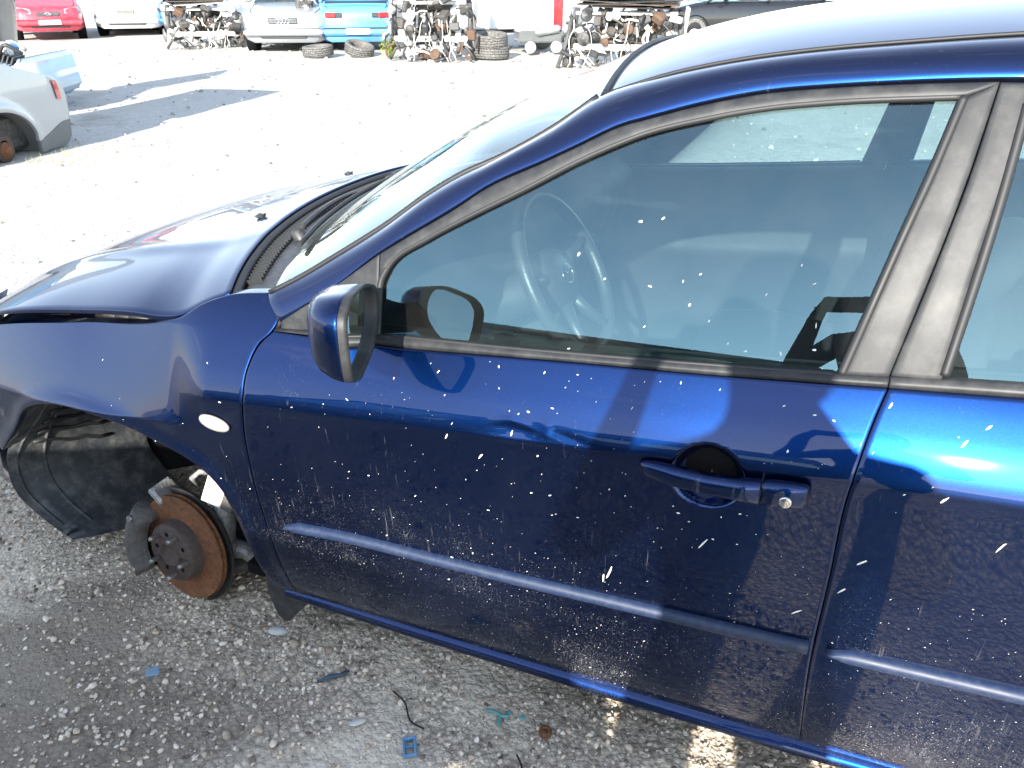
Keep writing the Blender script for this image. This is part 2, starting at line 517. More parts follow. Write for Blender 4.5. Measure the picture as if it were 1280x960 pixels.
# ---- front door skin, with its dent on the crease and the bowl behind the handle
door = empty('front_door'); door.parent = car
Pd = coons(sh(sillz, 0, GAP), sh(belt, 0, -.001), sh(shutA[::-1], GAP), sh(shutB[::-1], -GAP), 260, 210)
x, z = Pd[..., 0], Pd[..., 1]
Y = S(x, z)
cz = ZC(x)
def gs(a, b): return np.exp(-a * a - b * b)
Y = Y + .0022 * gs((x - 1.075) / .045, (z - cz - .016) / .009) - .0014 * gs((x - 1.07) / .07, (z - cz + .001) / .004) - .0012 * gs((x - 1.08) / .05, (z - cz - .032 + .25 * np.abs(x - 1.06)) / .0045)
Y = Y + .0016 * gs((x - 1.175) / .035, (z - cz - .012 + (x - 1.175) * .2) / .007) - .0010 * gs((x - 1.13) / .008, (z - cz - .02) / .012)
Y = Y + .004 * gs((x - .80) / .03, (z - .62) / .008) * 0
rb = np.sqrt(((x - 1.398) / .058) ** 2 + ((z - .763) / .056) ** 2)
bowl = np.clip(1 - rb, 0, 1)
Y = Y + .034 * (1 - (1 - np.minimum(bowl * 1.9, 1)) ** 2)
skin = panel('door_skin', np.concatenate([Pd[..., :1], Y[..., None], Pd[..., 1:]], -1), M['blue'], door)

# ---- front fender
arch = [(-.416, .403), (-.305, .496), (-.205, .585), (-.111, .618), (.079, .624), (.214, .600), (.352, .535), (.407, .440), (.430, .263), (.450, .222)]
fendtop = [(-.62, .655), (-.326, .737), (-.032, .790), (.247, .840), (.294, .855), (.342, .884), (.409, .909), (.503, .924)]
fr_right = [(.489, .203), (.477, .344), (.468, .478), (.468, .582), (.474, .662), (.490, .740), (.493, .792), (.512, .843), (.534, .864), (.545, .888), (.503, .924)]
archd = resample(arch, 160)
def S_f(x, z):
    d = np.sqrt(((x[..., None] - archd[:, 0]) ** 2 + (z[..., None] - archd[:, 1]) ** 2).min(-1))
    return S(x, z) - .007 * np.exp(-(d / .022) ** 2)
Pf = coons(arch + [(.489, .203)], fendtop, [(-.416, .403), (-.5, .52), (-.62, .672)], sh(fr_right, -GAP), 170, 110)
fender = panel('front_fender', on(S_f, Pf), M['blue'], car, depth=.025)

# side marker lamp on the fender
mb = MB()
for k, (rx, rz, dy) in enumerate([(1, 1, .001), (1, 1, -.004), (.92, .90, -.0075), (.6, .6, -.010), (.02, .02, -.011)]):
    pass
th = np.linspace(0, 2 * math.pi, 33)
rings = []
for rr, dy in [(1.0, .002), (1.0, -.003), (.93, -.0065), (.6, -.010), (.05, -.011)]:
    X = .4045 + .0375 * rr * np.cos(th); Z = .671 + .0185 * rr * np.sin(th) - .10 * (X - .4045)
    rings.append(np.stack([X, S(X, Z) + dy, Z], -1))
mb.grid(np.array(rings))
lamp = mb.build('side_marker_lamp', M['lamp_white'], fender)
mb = MB(); mb.tube(rings[1] + np.array([0, .001, 0]), .0016, 5, cap=False); mb.build('lamp_rim', M['rubber'], lamp)
for k in range(5):
    X = np.linspace(-1, 1, 9) * .030 * math.cos((k - 2) * .42); Z = .671 + (k - 2) * .0058 - .10 * X
    mb = MB(); mb.tube(np.stack([X + .4045, S(X + .4045, Z) - .0098 + .002 * ((k - 2) / 2) ** 2 + .002 * (X / .03) ** 2, Z], -1).tolist(), .0009, 4); mb.build('lens_rib', M['lamp_white'], lamp)

# ---- rear door
beltR = [(1.629, .929), (1.795, .940), (2.1, .960), (2.40, .982), (2.585, .995)]
rearedge = [(2.36, .205), (2.325, .30), (2.345, .43), (2.42, .54), (2.515, .66), (2.575, .80), (2.585, .995)]
Pr = coons([(1.604, .190), (2.0, .192), (2.36, .205)], sh(beltR, 0, -.001), sh(shutB[::-1], GAP), rearedge, 150, 170)
rdoor = empty('rear_door'); rdoor.parent = car
panel('door_skin', on(S, Pr), M['blue'], rdoor)

# ---- rear quarter
qarch = [(2.36, .205)] + [(2.675 + .362 * math.cos(a), .30 + .352 * math.sin(a)) for a in np.linspace(R_(190), R_(-5), 24)]
Pq = coons([(2.365, .207), (2.33, .30), (2.35, .43), (2.42, .535), (2.55, .63), (2.675, .655), (2.80, .63), (2.93, .545), (3.01, .43), (3.035, .27)],
           [(2.592, .995), (2.8, 1.005), (3.2, 1.01), (3.62, 1.0)],
           [(2.365, .207), (2.35, .43), (2.425, .54), (2.52, .66), (2.58, .80), (2.592, .995)],
           [(3.035, .27), (3.2, .40), (3.45, .62), (3.62, 1.0)], 90, 80)
quarter = panel('rear_quarter_panel', on(S, Pq), M['blue'], car)

# ---- sill under the doors
mb = MB()
xs = np.linspace(.455, 2.37, 60)
rows = []
for dy, dz in [(.060, .012), (.046, .004), (.040, -.006), (.040, -.014), (.047, -.021), (.075, -.028), (.16, -.030)]:
    zz = np.interp(xs, [.49, .8, 1.2, 1.6, 2.37], [.205, .196, .190, .187, .200]) + dz - .004
    rows.append(np.stack([xs, np.full_like(xs, dy) + .012, zz], -1))
mb.grid(np.array(rows))
sill = mb.build('sill', M['blue_clean'], car)

# ---- side mouldings
def moulding(pts, parent, x_end_cut):
    c = resample(pts, 60)
    rows = []
    hh = .0125 * np.clip((c[:, 0] - c[0, 0]) / .03, .25, 1)
    for k, dy in [(-1.0, .004), (-.98, -.007), (-.7, -.012), (-.1, -.0150), (.65, -.012), (.98, -.004), (1.0, .004)]:
        zz = c[:, 1] + hh * k
        rows.append(np.stack([c[:, 0], S(c[:, 0], zz) + dy, zz], -1))
    P = np.array(rows)
    m_ = MB(); m_.grid(P)
    m_.add(P[:, 0], [tuple(range(7))], False); m_.add(P[:, -1], [tuple(range(6, -1, -1))], False)
    return m_.build('side_moulding', M['mould'], parent)
moulding([(.530, .4365), (.66, .447), (.92, .4495), (1.30, .4575), (1.586, .4645)], door, 0)
moulding([(1.614, .4655), (1.895, .474), (2.15, .479), (2.33, .482)], rdoor, 0)

# ---- door handle: grip bar and lock piece
hd = empty('door_handle'); hd.parent = door
def handle_piece(st, name, mat):
    rows = []
    for xx, zc_, hh, yo in st:
        a = np.linspace(0, 2 * math.pi, 25)
        ca, sa = np.cos(a), np.sin(a)
        e = .72
        yy = -yo * .5 + yo * .5 * np.sign(ca) * np.abs(ca) ** e - .0025
        zz = zc_ + hh * np.sign(sa) * np.abs(sa) ** e
        rows.append(np.stack([np.full(25, xx), yy + .002, zz], -1))
    m_ = MB(); P = np.array(rows); m_.grid(P)
    m_.add(P[0][:-1], [tuple(range(24))], False); m_.add(P[-1][:-1], [tuple(range(23, -1, -1))], False)
    return m_.build(name, mat, hd)
handle_piece([(1.2905, .7690, .0025, .004), (1.294, .7690, .0080, .012), (1.302, .7690, .0120, .018), (1.32, .7685, .0150, .023), (1.35, .7670, .0165, .028), (1.40, .766, .0165, .031), (1.45, .767, .0180, .031), (1.479, .7685, .0200, .029), (1.4795, .7685, .0195, .028)], 'grip', M['blue'])
handle_piece([(1.4815, .7690, .0205, .028), (1.50, .7700, .0215, .028), (1.525, .7715, .0215, .026), (1.541, .7725, .0195, .022), (1.548, .773, .014, .014), (1.550, .773, .004, .006)], 'lock_cover', M['blue'])
mb = MB(); mb.lathe([(.0001, .0035), (.0045, .0035), (.0065, .0025), (.0085, .0030), (.0095, .0005), (.0098, -.004)], (1.517, -.0275, .7660), (0, -1, .06), 20)
mb.box((1.517, -.0312, .7660), (.0014, .001, .007))
mb.build('lock_barrel', M['chrome'], hd)

# ---- cabin side: strip, frame, pillars, glass
striptop = [(.545, .8695), (.805, .891), (1.044, .903), (1.266, .917), (1.463, .931), (1.554, .938), (1.630, .944)]
gap = [(.535, .864), (.551, .888), (.676, .968), (.769, 1.037), (.801, 1.057), (.924, 1.131), (.952, 1.150), (1.068, 1.205), (1.114, 1.227), (1.189, 1.262), (1.214, 1.269), (1.310, 1.295), (1.401, 1.313), (1.489, 1.322), (1.572, 1.328), (1.700, 1.334)]
seal_top = [(.772, .983), (.788, 1.013), (.858, 1.061), (.929, 1.100), (1.040, 1.157), (1.118, 1.199), (1.193, 1.233), (1.218, 1.243), (1.314, 1.269), (1.406, 1.287), (1.493, 1.297), (1.661, 1.308)]
seal_rear = [(1.565, .938), (1.625, 1.169), (1.631, 1.190), (1.661, 1.308)]
Bgap = [(1.629, .944), (1.676, 1.172), (1.680, 1.193), (1.701, 1.326)]
Brear = [(1.695, .948), (1.723, 1.175), (1.728, 1.196), (1.738, 1.300)]
def band(name, low, high, mat, parent, fn, off=0, n=70, m=7, bulge=.0, depth=.02, smooth=True, ends=None):
    L = resample(low, n, smooth); H_ = resample(high, n, smooth)
    t = np.linspace(0, 1, m)[:, None, None]
    xz = L[None] * (1 - t) + H_[None] * t
    P = on(fn, xz, off)
    P[..., 1] -= (bulge * np.sin(math.pi * t))[..., 0]
    return panel(name, P, mat, parent, depth=depth)
frame = empty('window_frame'); frame.parent = door
frm = lambda *a, **k: band(*a, **k)
band('belt_strip', sh(belt[:-1] + [(1.6265, .929)], 0, .0015), sh(striptop[:-1] + [(1.6265, .9435)], 0, 0), M['film'], frame, G, -.001, bulge=.004)
band('top_rail', sh(seal_top, 0, 0), [(g[0], g[1] - .008) for g in gap[3:-1]] + [(1.6985, 1.326)], M['film'], frame, G, 0, bulge=.002)
band('centre_pillar_cover', [(1.567, .9405), (1.627, 1.169), (1.633, 1.190), (1.6625, 1.306)], [(1.6265, .9455), (1.6735, 1.172), (1.6775, 1.193), (1.6985, 1.324)], M['film'], frame, G, .001, bulge=.0012)
# triangle at the mirror
tri = coons([(.556, .8735), (.66, .8815), (.770, .889)], [(.556, .886), (.665, .956), (.764, 1.026)], [(.556, .8735), (.556, .886)], [(.770, .889), (.768, .96), (.764, 1.026)], 40, 24)
panel('mirror_triangle', on(G, tri, 0), M['film'], frame, depth=.02)
# glass run and seals
def run(pts, r, off, name, parent, mat):
    c = resample(pts, 70)
    m_ = MB(); m_.tube(on(G, c, off).tolist(), r, 8)
    return m_.build(name, mat, parent)
run(seal_top, .0055, .004, 'top_seal', frame, M['rubber'])
run(seal_rear, .0070, .004, 'rear_seal', frame, M['rubber'])
run([(.773, .889), (.771, .95), (.772, .983), (.782, 1.005)], .0065, .004, 'front_seal', frame, M['rubber'])
run(striptop[1:-1], .0040, .003, 'belt_seal', frame, M['rubber'])
gl = coons([(.772, .880), (1.0, .893), (1.266, .910), (1.565, .932)], seal_top, [(.772, .880), (.772, .983)], seal_rear, 70, 50)
win = MB(); win.grid(on(G, gl, .010)); glass_o = win.build('window_glass', M['glass'], door)
# black gap strip between the rail and the door frame
mb = MB(); mb.tube(on(G, resample(sh(gap, 0, .001), 90), .012).tolist(), .007, 6); mb.build('door_seal', M['rubber'], door)

# rear door frame and glass
rframe = empty('window_frame'); rframe.parent = rdoor
gapR = [(1.7035, 1.331), (1.85, 1.335), (2.1, 1.331), (2.35, 1.305), (2.58, 1.245), (2.75, 1.170)]
band('belt_strip', [(1.6315, .9305), (1.795, .9415), (2.1, .9615), (2.40, .9835), (2.585, .9965)], [(1.6315, .9445), (1.697, .950), (1.794, .957), (2.1, .977), (2.40, .999), (2.60, 1.012)], M['film'], rframe, G, -.001, bulge=.004)
band('centre_pillar_cover', [(1.6315, .9475), (1.679, 1.172), (1.683, 1.193), (1.7035, 1.324)], [(1.693, .951), (1.721, 1.175), (1.726, 1.196), (1.736, 1.324)], M['film'], rframe, G, .001, bulge=.0012)
sealR = [(1.737, 1.300), (1.85, 1.305), (2.1, 1.302), (2.33, 1.278), (2.50, 1.225)]
band('top_rail', sealR, [(1.739, 1.3245), (1.85, 1.327), (2.1, 1.323), (2.35, 1.301), (2.58, 1.24)], M['film'], rframe, G, 0, bulge=.002)
band('rear_pillar_cover', [(2.45, 1.003), (2.47, 1.10), (2.50, 1.222)], [(2.605, 1.012), (2.64, 1.12), (2.66, 1.205)], M['film'], rframe, G, .001)
run([(1.697, .955), (1.725, 1.178), (1.737, 1.300)], .0075, .004, 'front_seal', rframe, M['rubber'])
run(sealR, .0055, .004, 'top_seal', rframe, M['rubber'])
gl = coons([(1.695, .94), (2.0, .962), (2.45, .995)], sealR, [(1.695, .94), (1.725, 1.178), (1.737, 1.300)], [(2.45, .995), (2.47, 1.10), (2.50, 1.225)], 40, 30)
win = MB(); win.grid(on(G, gl, .010)); win.build('window_glass', M['glass'], rdoor)

# ---- roof rail (front pillar running into the cant rail), roof, screens
ditch = [(.503, .116, .924), (.557, .130, .951), (.648, .153, 1.004), (.752, .181, 1.068), (.836, .205, 1.127), (.894, .222, 1.160), (.950, .240, 1.184), (1.057, .275, 1.243), (1.118, .295, 1.286),
         (1.231, .297, 1.321), (1.310, .299, 1.338), (1.480, .303, 1.361), (1.566, .306, 1.368), (1.727, .310, 1.379), (1.95, .315, 1.385), (2.3, .322, 1.372), (2.62, .328, 1.330), (2.9, .315, 1.215), (3.18, .290, 1.06), (3.28, .28, 1.005)]
gap3 = on(G, np.array(gap[1:])).tolist() + on(G, np.array(gapR[1:])).tolist() + [[2.95, .20, 1.085], [3.12, .165, 1.01]]
A = resample(gap3, 140); B_ = resample(ditch, 140)
t = np.linspace(0, 1, 15)[:, None, None]
ctrl = .5 * (A + B_) + np.array([-.006, -.024, .022]) * np.clip(np.linspace(0, 1, 140) * 5, .45, 1)[:, None]
rail = (1 - t) ** 2 * A[None] + 2 * t * (1 - t) * ctrl[None] + t * t * B_[None]
panel('roof_rail', rail, M['blue_dusty'], car, inward=(0, .5, -.5), depth=.02)
D8 = np.array(ditch)
def arc_row(e, c, n, p=2.3):
    """row across the car from its near edge e over the centre c to the far edge"""
    yy = np.linspace(e[1], WID - e[1], n)
    tt = np.abs((.89 - yy) / (.89 - e[1])) ** p
    return np.stack([c[0] + (e[0] - c[0]) * tt, yy, c[1] + (e[2] - c[1]) * tt], -1)
ns = 40
E = resample(D8[:9], ns)
cs = np.linspace(0, 1, ns)
rows = []
for i, s_ in enumerate(cs):
    c = (.335 + (1.085 - .335) * s_ - .012 * math.sin(math.pi * s_), .968 + (1.338 - .968) * s_ + .022 * math.sin(math.pi * s_))
    e = E[i] + np.array([.004, .006, -.001])
    rows.append(arc_row(e, c, 60, 2.1))
mb = MB(); mb.grid(np.array(rows)); wsc = mb.build('windscreen', M['screen'], car)
# seal along the screen edge
mb = MB(); mb.tube((E + np.array([.0, .004, .0015])).tolist(), .006, 6); mb.build('edge_seal', M['rubber'], wsc)
mb = MB(); mb.tube((rows[-1] + np.array([.004, 0, .003])).tolist(), .006, 6); mb.build('header_seal', M['rubber'], wsc)
E2 = resample(D8[8:17], 60)
rows = []
for i, e in enumerate(E2):
    r = (e[0] - E2[0, 0]) / (E2[-1, 0] - E2[0, 0])
    crown = .052 + .004 * r - .03 * max(0, r - .6)
    xo = -.033 + .060 * r
    rows.append(arc_row(e + np.array([.010 * (1 - r), .006, .001]), (e[0] + xo + .010 * (1 - r), e[2] + crown), 70, 2.4))
roof_rows = rows
roof = panel('roof', np.array(rows), M['blue_dusty'], car, inward=(0, 0, -1), depth=.012)
mb = MB(); mb.tube((E2 + np.array([.006, .003, .0035])).tolist(), .0035, 6); mb.build('roof_moulding', M['rubber'], roof)
E3 = resample(D8[16:], 20)
rows = [arc_row(e, (e[0] + .030 + .15 * i / 19, e[2] + .044 - .014 * i / 19), 40, 2.4 - .2 * i / 19) for i, e in enumerate(E3)]
mb = MB(); mb.grid(np.array(rows)); mb.build('rear_screen', M['glass'], car)

# rear pillar between the cabin side and the boot
hi_ = resample([on(G, np.array([2.64, 1.222])).tolist(), on(G, np.array([2.75, 1.168])).tolist(), [2.95, .20, 1.083], [3.12, .165, 1.010]], 40)
lo_ = resample([on(G, np.array([2.60, 1.000])).tolist(), [2.80, float(S(2.8, 1.0)) + .004, 1.004], [3.12, float(S(3.12, 1.0)) + .010, 1.004]], 40)
tq = np.linspace(0, 1, 10)[:, None, None]
rear_pillar = panel('rear_pillar', lo_[None] * (1 - tq) + hi_[None] * tq, M['blue'], car)

# ---- bonnet
N = resample([(.402, .116, .914), (.340, .101, .890), (.292, .087, .866), (.245, .087, .857), (.15, .093, .852), (-.03, .104, .831), (-.326, .112, .785), (-.6, .165, .680), (-.80, .27, .585)], 80)
Cc = resample([(.205, .965), (.12, .952), (.05, .938), (-.02, .922), (-.2, .885), (-.45, .812), (-.7, .708), (-.87, .60)], 80)
# match the two by their place between rear and front edge
sN = (N[:, 0] - N[0, 0]) / (N[-1, 0] - N[0, 0]); sC = (Cc[:, 0] - Cc[0, 0]) / (Cc[-1, 0] - Cc[0, 0])
sg = np.linspace(0, 1, 90) ** 1.0
Nn = np.stack([np.interp(sg, sN, N[:, k]) for k in range(3)], 1)
Cn = np.stack([np.interp(sg, sC, Cc[:, k]) for k in range(2)], 1)
rows = []
for e, c in zip(Nn, Cn):
    yy = e[1] + (WID - 2 * e[1]) * (np.linspace(0, 1, 120))
    tt = np.abs((.89 - yy) / (.89 - e[1]))
    px = tt ** 2.2; pz = .75 * tt ** 2.0 + .25 * tt ** 7
    zz = c[1] + (e[2] - c[1]) * pz + .007 * np.exp(-((tt - .62) / .05) ** 2) * np.clip((.25 - c[0]) / .4, 0, 1)
    zz = zz - .028 * np.clip((yy - 1.0) / .6, 0, 1) ** 2 * np.clip((.30 - c[0]) / .2, 0, 1)      # shut on the far side, ajar on the near one
    rows.append(np.stack([c[0] + (e[0] - c[0]) * px, yy, zz], -1))
hood_rows = np.array(rows)
hood = panel('bonnet', hood_rows, M['blue'], car, inward=(0, 0, -1), depth=.008)
def on_hood(xx, yy):
    P = hood_rows.reshape(-1, 3); d = (P[:, 0] - xx) ** 2 + (P[:, 1] - yy) ** 2
    return float(P[d.argmin(), 2])
for nx, ny in ((.145, .55), (-.00, 1.18)):
    zz = on_hood(nx, ny)
    mb = MB(); mb.box((nx, ny, zz + .004), (.030, .022, .012), (0, .1, 0), .004, .6); mb.box((nx + .012, ny, zz + .008), (.006, .012, .006), bev=.002)
    mb.build('washer_nozzle', M['trim'], hood)

# ---- cowl panel between bonnet and screen, with its slots
cw = MB()
rear = hood_rows[0]
yy = np.linspace(.13, WID - .13, 90)
tt = np.abs((.89 - yy) / (.89 - .116))
rx = np.interp(yy, rear[:, 1], rear[:, 0]); rz = np.interp(yy, rear[:, 1], rear[:, 2])
sx = .335 + (.503 - .335) * tt ** 2.1; sz = .968 + (.924 - .968) * tt ** 2.1
P = []
for q, dz in ((-.35, -.030), (.05, -.028), (.22, -.024), (.5, -.016), (.8, -.010), (1.12, -.010)):
    P.append(np.stack([rx + (sx - rx) * q, yy, rz + (sz - rz) * q + dz], -1))
cw.grid(np.array(P))
cowl = cw.build('cowl_panel', M['trim'], car)
for k in range(58):                                     # the slats of the air intake
    y0 = .19 + k * .0150
    t0 = abs((.89 - y0) / (.89 - .116))
    a0 = float(np.interp(y0, rear[:, 1], rear[:, 0])); b0 = .335 + .168 * t0 ** 2.1
    az = float(np.interp(y0, rear[:, 1], rear[:, 2])); bz = .968 - .044 * t0 ** 2.1
    p0 = Vector((a0 + (b0 - a0) * .20, y0, az + (bz - az) * .20 - .020)); p1 = Vector((a0 + (b0 - a0) * .58, y0 + .004, az + (bz - az) * .58 - .010))
    if k == 0:
        sm_ = MB(); sm_.box((.5, 0, 0), (1, .0055, .010)); slat_me = sm_.mesh('slat'); slat_me.materials.append(M['film'])
    o = link_mesh('slat', slat_me, cowl)
    d = p1 - p0
    o.matrix_local = Matrix.Translation(p0) @ d.to_track_quat('X', 'Z').to_matrix().to_4x4() @ Matrix.Diagonal((d.length, 1, 1, 1))
mb = MB(); mb.tube((rear + np.array([.012, 0, -.014])).tolist(), .010, 8); mb.build('bonnet_seal', M['rubber'], cowl)

# wipers
def wiper(py, blade):
    w = empty('wiper'); w.parent = car
    t0 = abs((.89 - py) / (.89 - .116)); px = .335 + .168 * t0 ** 2.1 - .035; pz = .968 - .044 * t0 ** 2.1 - .004
    m_ = MB(); m_.lathe([(.018, -.02), (.018, .008), (.012, .014), (.001, .015)], (px, py, pz), (-.5, 0, .86), 14); m_.build('pivot', M['trim'], w)
    pts = []
    for f_ in np.linspace(0, 1, 12):
        y_ = py + (blade[0] - py) * f_
        t_ = abs((.89 - y_) / (.89 - .116)); x_ = .335 + .168 * t_ ** 2.1; z_ = .968 - .044 * t_ ** 2.1
        pts.append((x_ - .03 + .05 * f_ * blade[1], y_, z_ + .008 + .006 * math.sin(math.pi * f_) + .020 * f_ * blade[1]))
    m_ = MB(); m_.tube(pts, [.008 - .003 * k / 11 for k in range(12)], 6); m_.build('arm', M['trim'], w)
    pts = []
    for y_ in np.linspace(blade[2], blade[3], 14):
        t_ = abs((.89 - y_) / (.89 - .116)); s_ = .05
        x_ = .335 + .168 * t_ ** 2.1 + .02; z_ = .968 - .044 * t_ ** 2.1 + .022
        pts.append((x_, y_, z_))
    m_ = MB(); m_.tube(pts, .006, 5); m_.build('blade', M['rubber'], w)
wiper(.42, (.72, .25, .30, .90))
wiper(.95, (1.25, .25, .98, 1.48))

# ---- outside mirror
def side_mirror(parent):
    w = empty('side_mirror'); w.parent = parent
    cx, cy, cz_ = .832, -.064, .966
    ang = R_(15)
    ex = Vector((math.sin(ang) * -1, math.cos(ang), 0))        # along the glass, towards the car
    ex = Vector((-math.sin(ang), math.cos(ang), 0)); en = Vector((math.cos(ang), math.sin(ang), 0)); ez = Vector((0, 0, 1))
    outl = [(-.082, -.030), (-.078, -.055), (-.055, -.066), (-.01, -.060), (.045, -.040), (.076, -.012), (.082, .020), (.074, .042), (.05, .055), (0, .062), (-.05, .060), (-.073, .045), (-.082, .01)]
    O = resample(outl + [outl[0]], 61, True)[:-1]
    def ringat(sc_, dn, sx=0, sz=0):
        return [Vector((cx, cy, cz_)) + ex * (p[0] * sc_ + sx) + ez * (p[1] * sc_ + sz) + en * dn for p in O]
    m_ = MB(); rg = [ringat(.98, -.004), ringat(1.03, -.004), ringat(1.045, -.012), ringat(1.01, -.03, .004), ringat(.93, -.052, .010, .002), ringat(.76, -.070, .018, .004), ringat(.45, -.080, .024, .006), ringat(.05, -.083, .026, .006)]
    m_.grid(np.array([r + [r[0]] for r in rg])); m_.build('housing', M['blue'], w)
    m_ = MB(); rg = [ringat(.93, -.012), ringat(.95, .004), ringat(1.03, .010), ringat(1.05, .002), ringat(1.05, -.006)]
    m_.grid(np.array([r + [r[0]] for r in rg])); m_.build('trim_ring', M['film'], w)
    m_ = MB(); m_.add(ringat(.945, -.004), [tuple(range(60))], False); m_.build('mirror_glass', M['mirror'], w)
    # foot to the door
    m_ = MB()
    rg = []
    for f_, dx, hh in ((0, 0, .030), (.5, -.01, .034), (1, -.03, .045)):
        c0 = Vector((cx, cy, cz_)) + ex * (.06 + .085 * f_) + en * (-.05 + dx) + ez * (-.022 - .02 * f_)
        rg.append([c0 + Vector((math.cos(a) * .028, 0, math.sin(a) * hh)) for a in np.linspace(0, 2 * math.pi, 17)])
    m_.grid(np.array(rg)); m_.build('foot', M['trim'], w)
    return w
smir = side_mirror(car)
# ---- the rest of the shell: front bumper, boot, tail, dark inner shell
def plan_row(pts, n):            # near half of a plan curve -> whole width, symmetrical
    h = resample(pts, n)
    return np.vstack([h, [(a, WID - b) for a, b in h[::-1]][1:]])
rows = []
for zz, ins in ((.20, .05), (.235, .012), (.30, .0), (.42, -.004), (.50, .004), (.54, .018), (.565, .03), (.575, .06)):
    xe = float(np.interp(zz, [.2, .27, .346, .403, .52, .655], [-.505, -.500, -.472, -.419, -.503, -.623])) - .002
    r0 = plan_row([(xe, float(S(xe, zz))), (-.62, .135 + ins), (-.80, .29 + ins), (-.90, .55 + ins * .5), (-.93 + ins, .89)], 40)
    rows.append(np.c_[r0[:, 0] + ins * .4, r0[:, 1], np.full(len(r0), zz)])
mb = MB(); mb.grid(np.array(rows)); bump_f = mb.build('front_bumper', M['blue'], car)
for s_ in (0, 1):
    Q = []
    for zz in np.linspace(.545, .66, 8):
        h = resample([(-.60, .150), (-.72, .225), (-.82, .36), (-.865, .47)], 14)
        f_ = (zz - .545) / .115
        Q.append(np.c_[h[:, 0] - .010 + .055 * f_, h[:, 1] + .012 * f_, np.full(14, zz)])
    Q = np.array(Q)
    if s_: Q[..., 1] = WID - Q[..., 1]
    mb = MB(); mb.grid(Q); mb.build('headlight', M['lamp_white'], car)
mb = MB()
for zz in (.46, .49, .52): mb.box((-.925, .89, zz), (.02, .62, .012), bev=.004)
mb.build('grille', M['trim'], bump_f)
rows = []
for xx in np.linspace(3.25, 3.66, 14):
    f_ = (xx - 3.25) / .41
    rows.append(arc_row((xx + .02, .24 - .04 * f_, 1.0 - .01 * f_), (xx + .05 + .03 * f_, 1.02 - .02 * f_), 40, 2.6))
panel('boot_lid', np.array(rows), M['blue'], car, inward=(0, 0, -1))
rows = []
for zz, ins in ((.22, .06), (.28, .01), (.40, 0), (.60, -.01), (.66, .02), (.80, .05), (.99, .03)):
    r0 = plan_row([(3.05 + max(0, zz - .25) * .75, .10 + ins * .3), (3.45, .17 + ins), (3.62, .33 + ins), (3.70 - ins, .89)], 30)
    rows.append(np.c_[r0[:, 0], r0[:, 1], np.full(len(r0), zz)])
mb = MB(); mb.grid(np.array(rows)); mb.build('rear_bumper', M['blue'], car)
for s_ in (0, 1):
    mb = MB()
    P = np.array([[(3.50 + .10 * u_ - .02 * v_, .21 + .14 * u_ * u_ + .01 * v_, .74 + .2 * v_) for u_ in np.linspace(0, 1, 10)] for v_ in np.linspace(0, 1, 6)])
    if s_: P[..., 1] = WID - P[..., 1]
    mb.grid(P); mb.build('tail_light', simple('red_lamp_plastic', (.45, .02, .02), .2, coat=1) if not s_ else bpy.data.materials['red_lamp_plastic'], car)

shell = empty('body_shell'); shell.parent = car
def shell_grid(x0, x1, z0, z1, off, fn=S, nx=60, nz=30):
    X, Z = np.meshgrid(np.linspace(x0, x1, nx), np.linspace(0, 1, nz))
    zt = ZB(X) - .01 if z1 is None else z1
    Zz = z0 + (zt - z0) * Z
    return np.stack([X, fn(X, Zz) + off, Zz], -1)
for s_ in (0, 1):
    P = shell_grid(.44, 2.34, .19, None, .028)
    if s_: P[..., 1] = WID - P[..., 1]
    mb = MB(); mb.grid(P); mb.build('side_structure', M['black'], shell)
    # fender top ledge under the bonnet gap, dirty metal seen through it
    P = np.array([[(xx, (.12 + k * .05), float(np.interp(xx, [-.5, -.04, .21, .30, .40], [.66, .765, .800, .83, .875])) - .010 * k) for xx in np.linspace(-.55, .42, 30)] for k in range(5)])
    if s_: P[..., 1] = WID - P[..., 1]
    mb = MB(); mb.grid(P); mb.build('fender_ledge', M['alloy'], shell)
mb = MB(); mb.box((1.45, .89, .185), (2.3, 1.56, .03)); mb.build('floor_pan', M['black'], shell)
mb = MB(); mb.box((.40, .89, .55), (.03, 1.40, .66)); mb.build('bulkhead', M['black'], shell)
mb = MB(); mb.box((-.05, .89, .50), (.66, .84, .42), bev=.03); mb.box((-.15, .7, .72), (.3, .3, .06), bev=.02); mb.build('engine', M['iron'], car)
rng = random.Random(5)
mb = MB()
for k in range(9):
    x0 = rng.uniform(-.35, .2)
    mb.tube([(x0, .19 + rng.random() * .02, .76 + .1 * (x0 + .3) * .6), (x0 + .06, .17, .775 + .12 * (x0 + .3) * .6), (x0 + .13, .21, .76 + .1 * (x0 + .3) * .6)], .008, 6)
mb.build('wiring', M['rubber'], shell)
# door caps and inner trims
for s_ in (0, 1):
    d_ = car
    for (x0, x1) in ((.56, 1.61), (1.65, 2.56)):
        X = np.linspace(x0, x1, 30)
        zb_ = ZB(X) + .004
        rows = []
        for off, dz in ((.016, .0), (.05, .006), (.085, -.004), (.098, -.03), (.10, -.12), (.115, -.20), (.15, -.22), (.15, -.27), (.10, -.30), (.105, -.62)):
            rows.append(np.stack([X, G(X, ZB(X)) + off, zb_ + dz], -1))
        P = np.array(rows)
        if s_: P[..., 1] = WID - P[..., 1]
        mb = MB(); mb.grid(P); mb.build('door_trim', M['dash'], d_)
# headlining and pillars inside
mb = MB(); P = np.array(roof_rows)[2:-2, 3:-3].copy(); P[..., 2] -= .030; mb.grid(P); mb.build('headlining', simple('grey_headlining', (.30, .30, .29), .95), car)

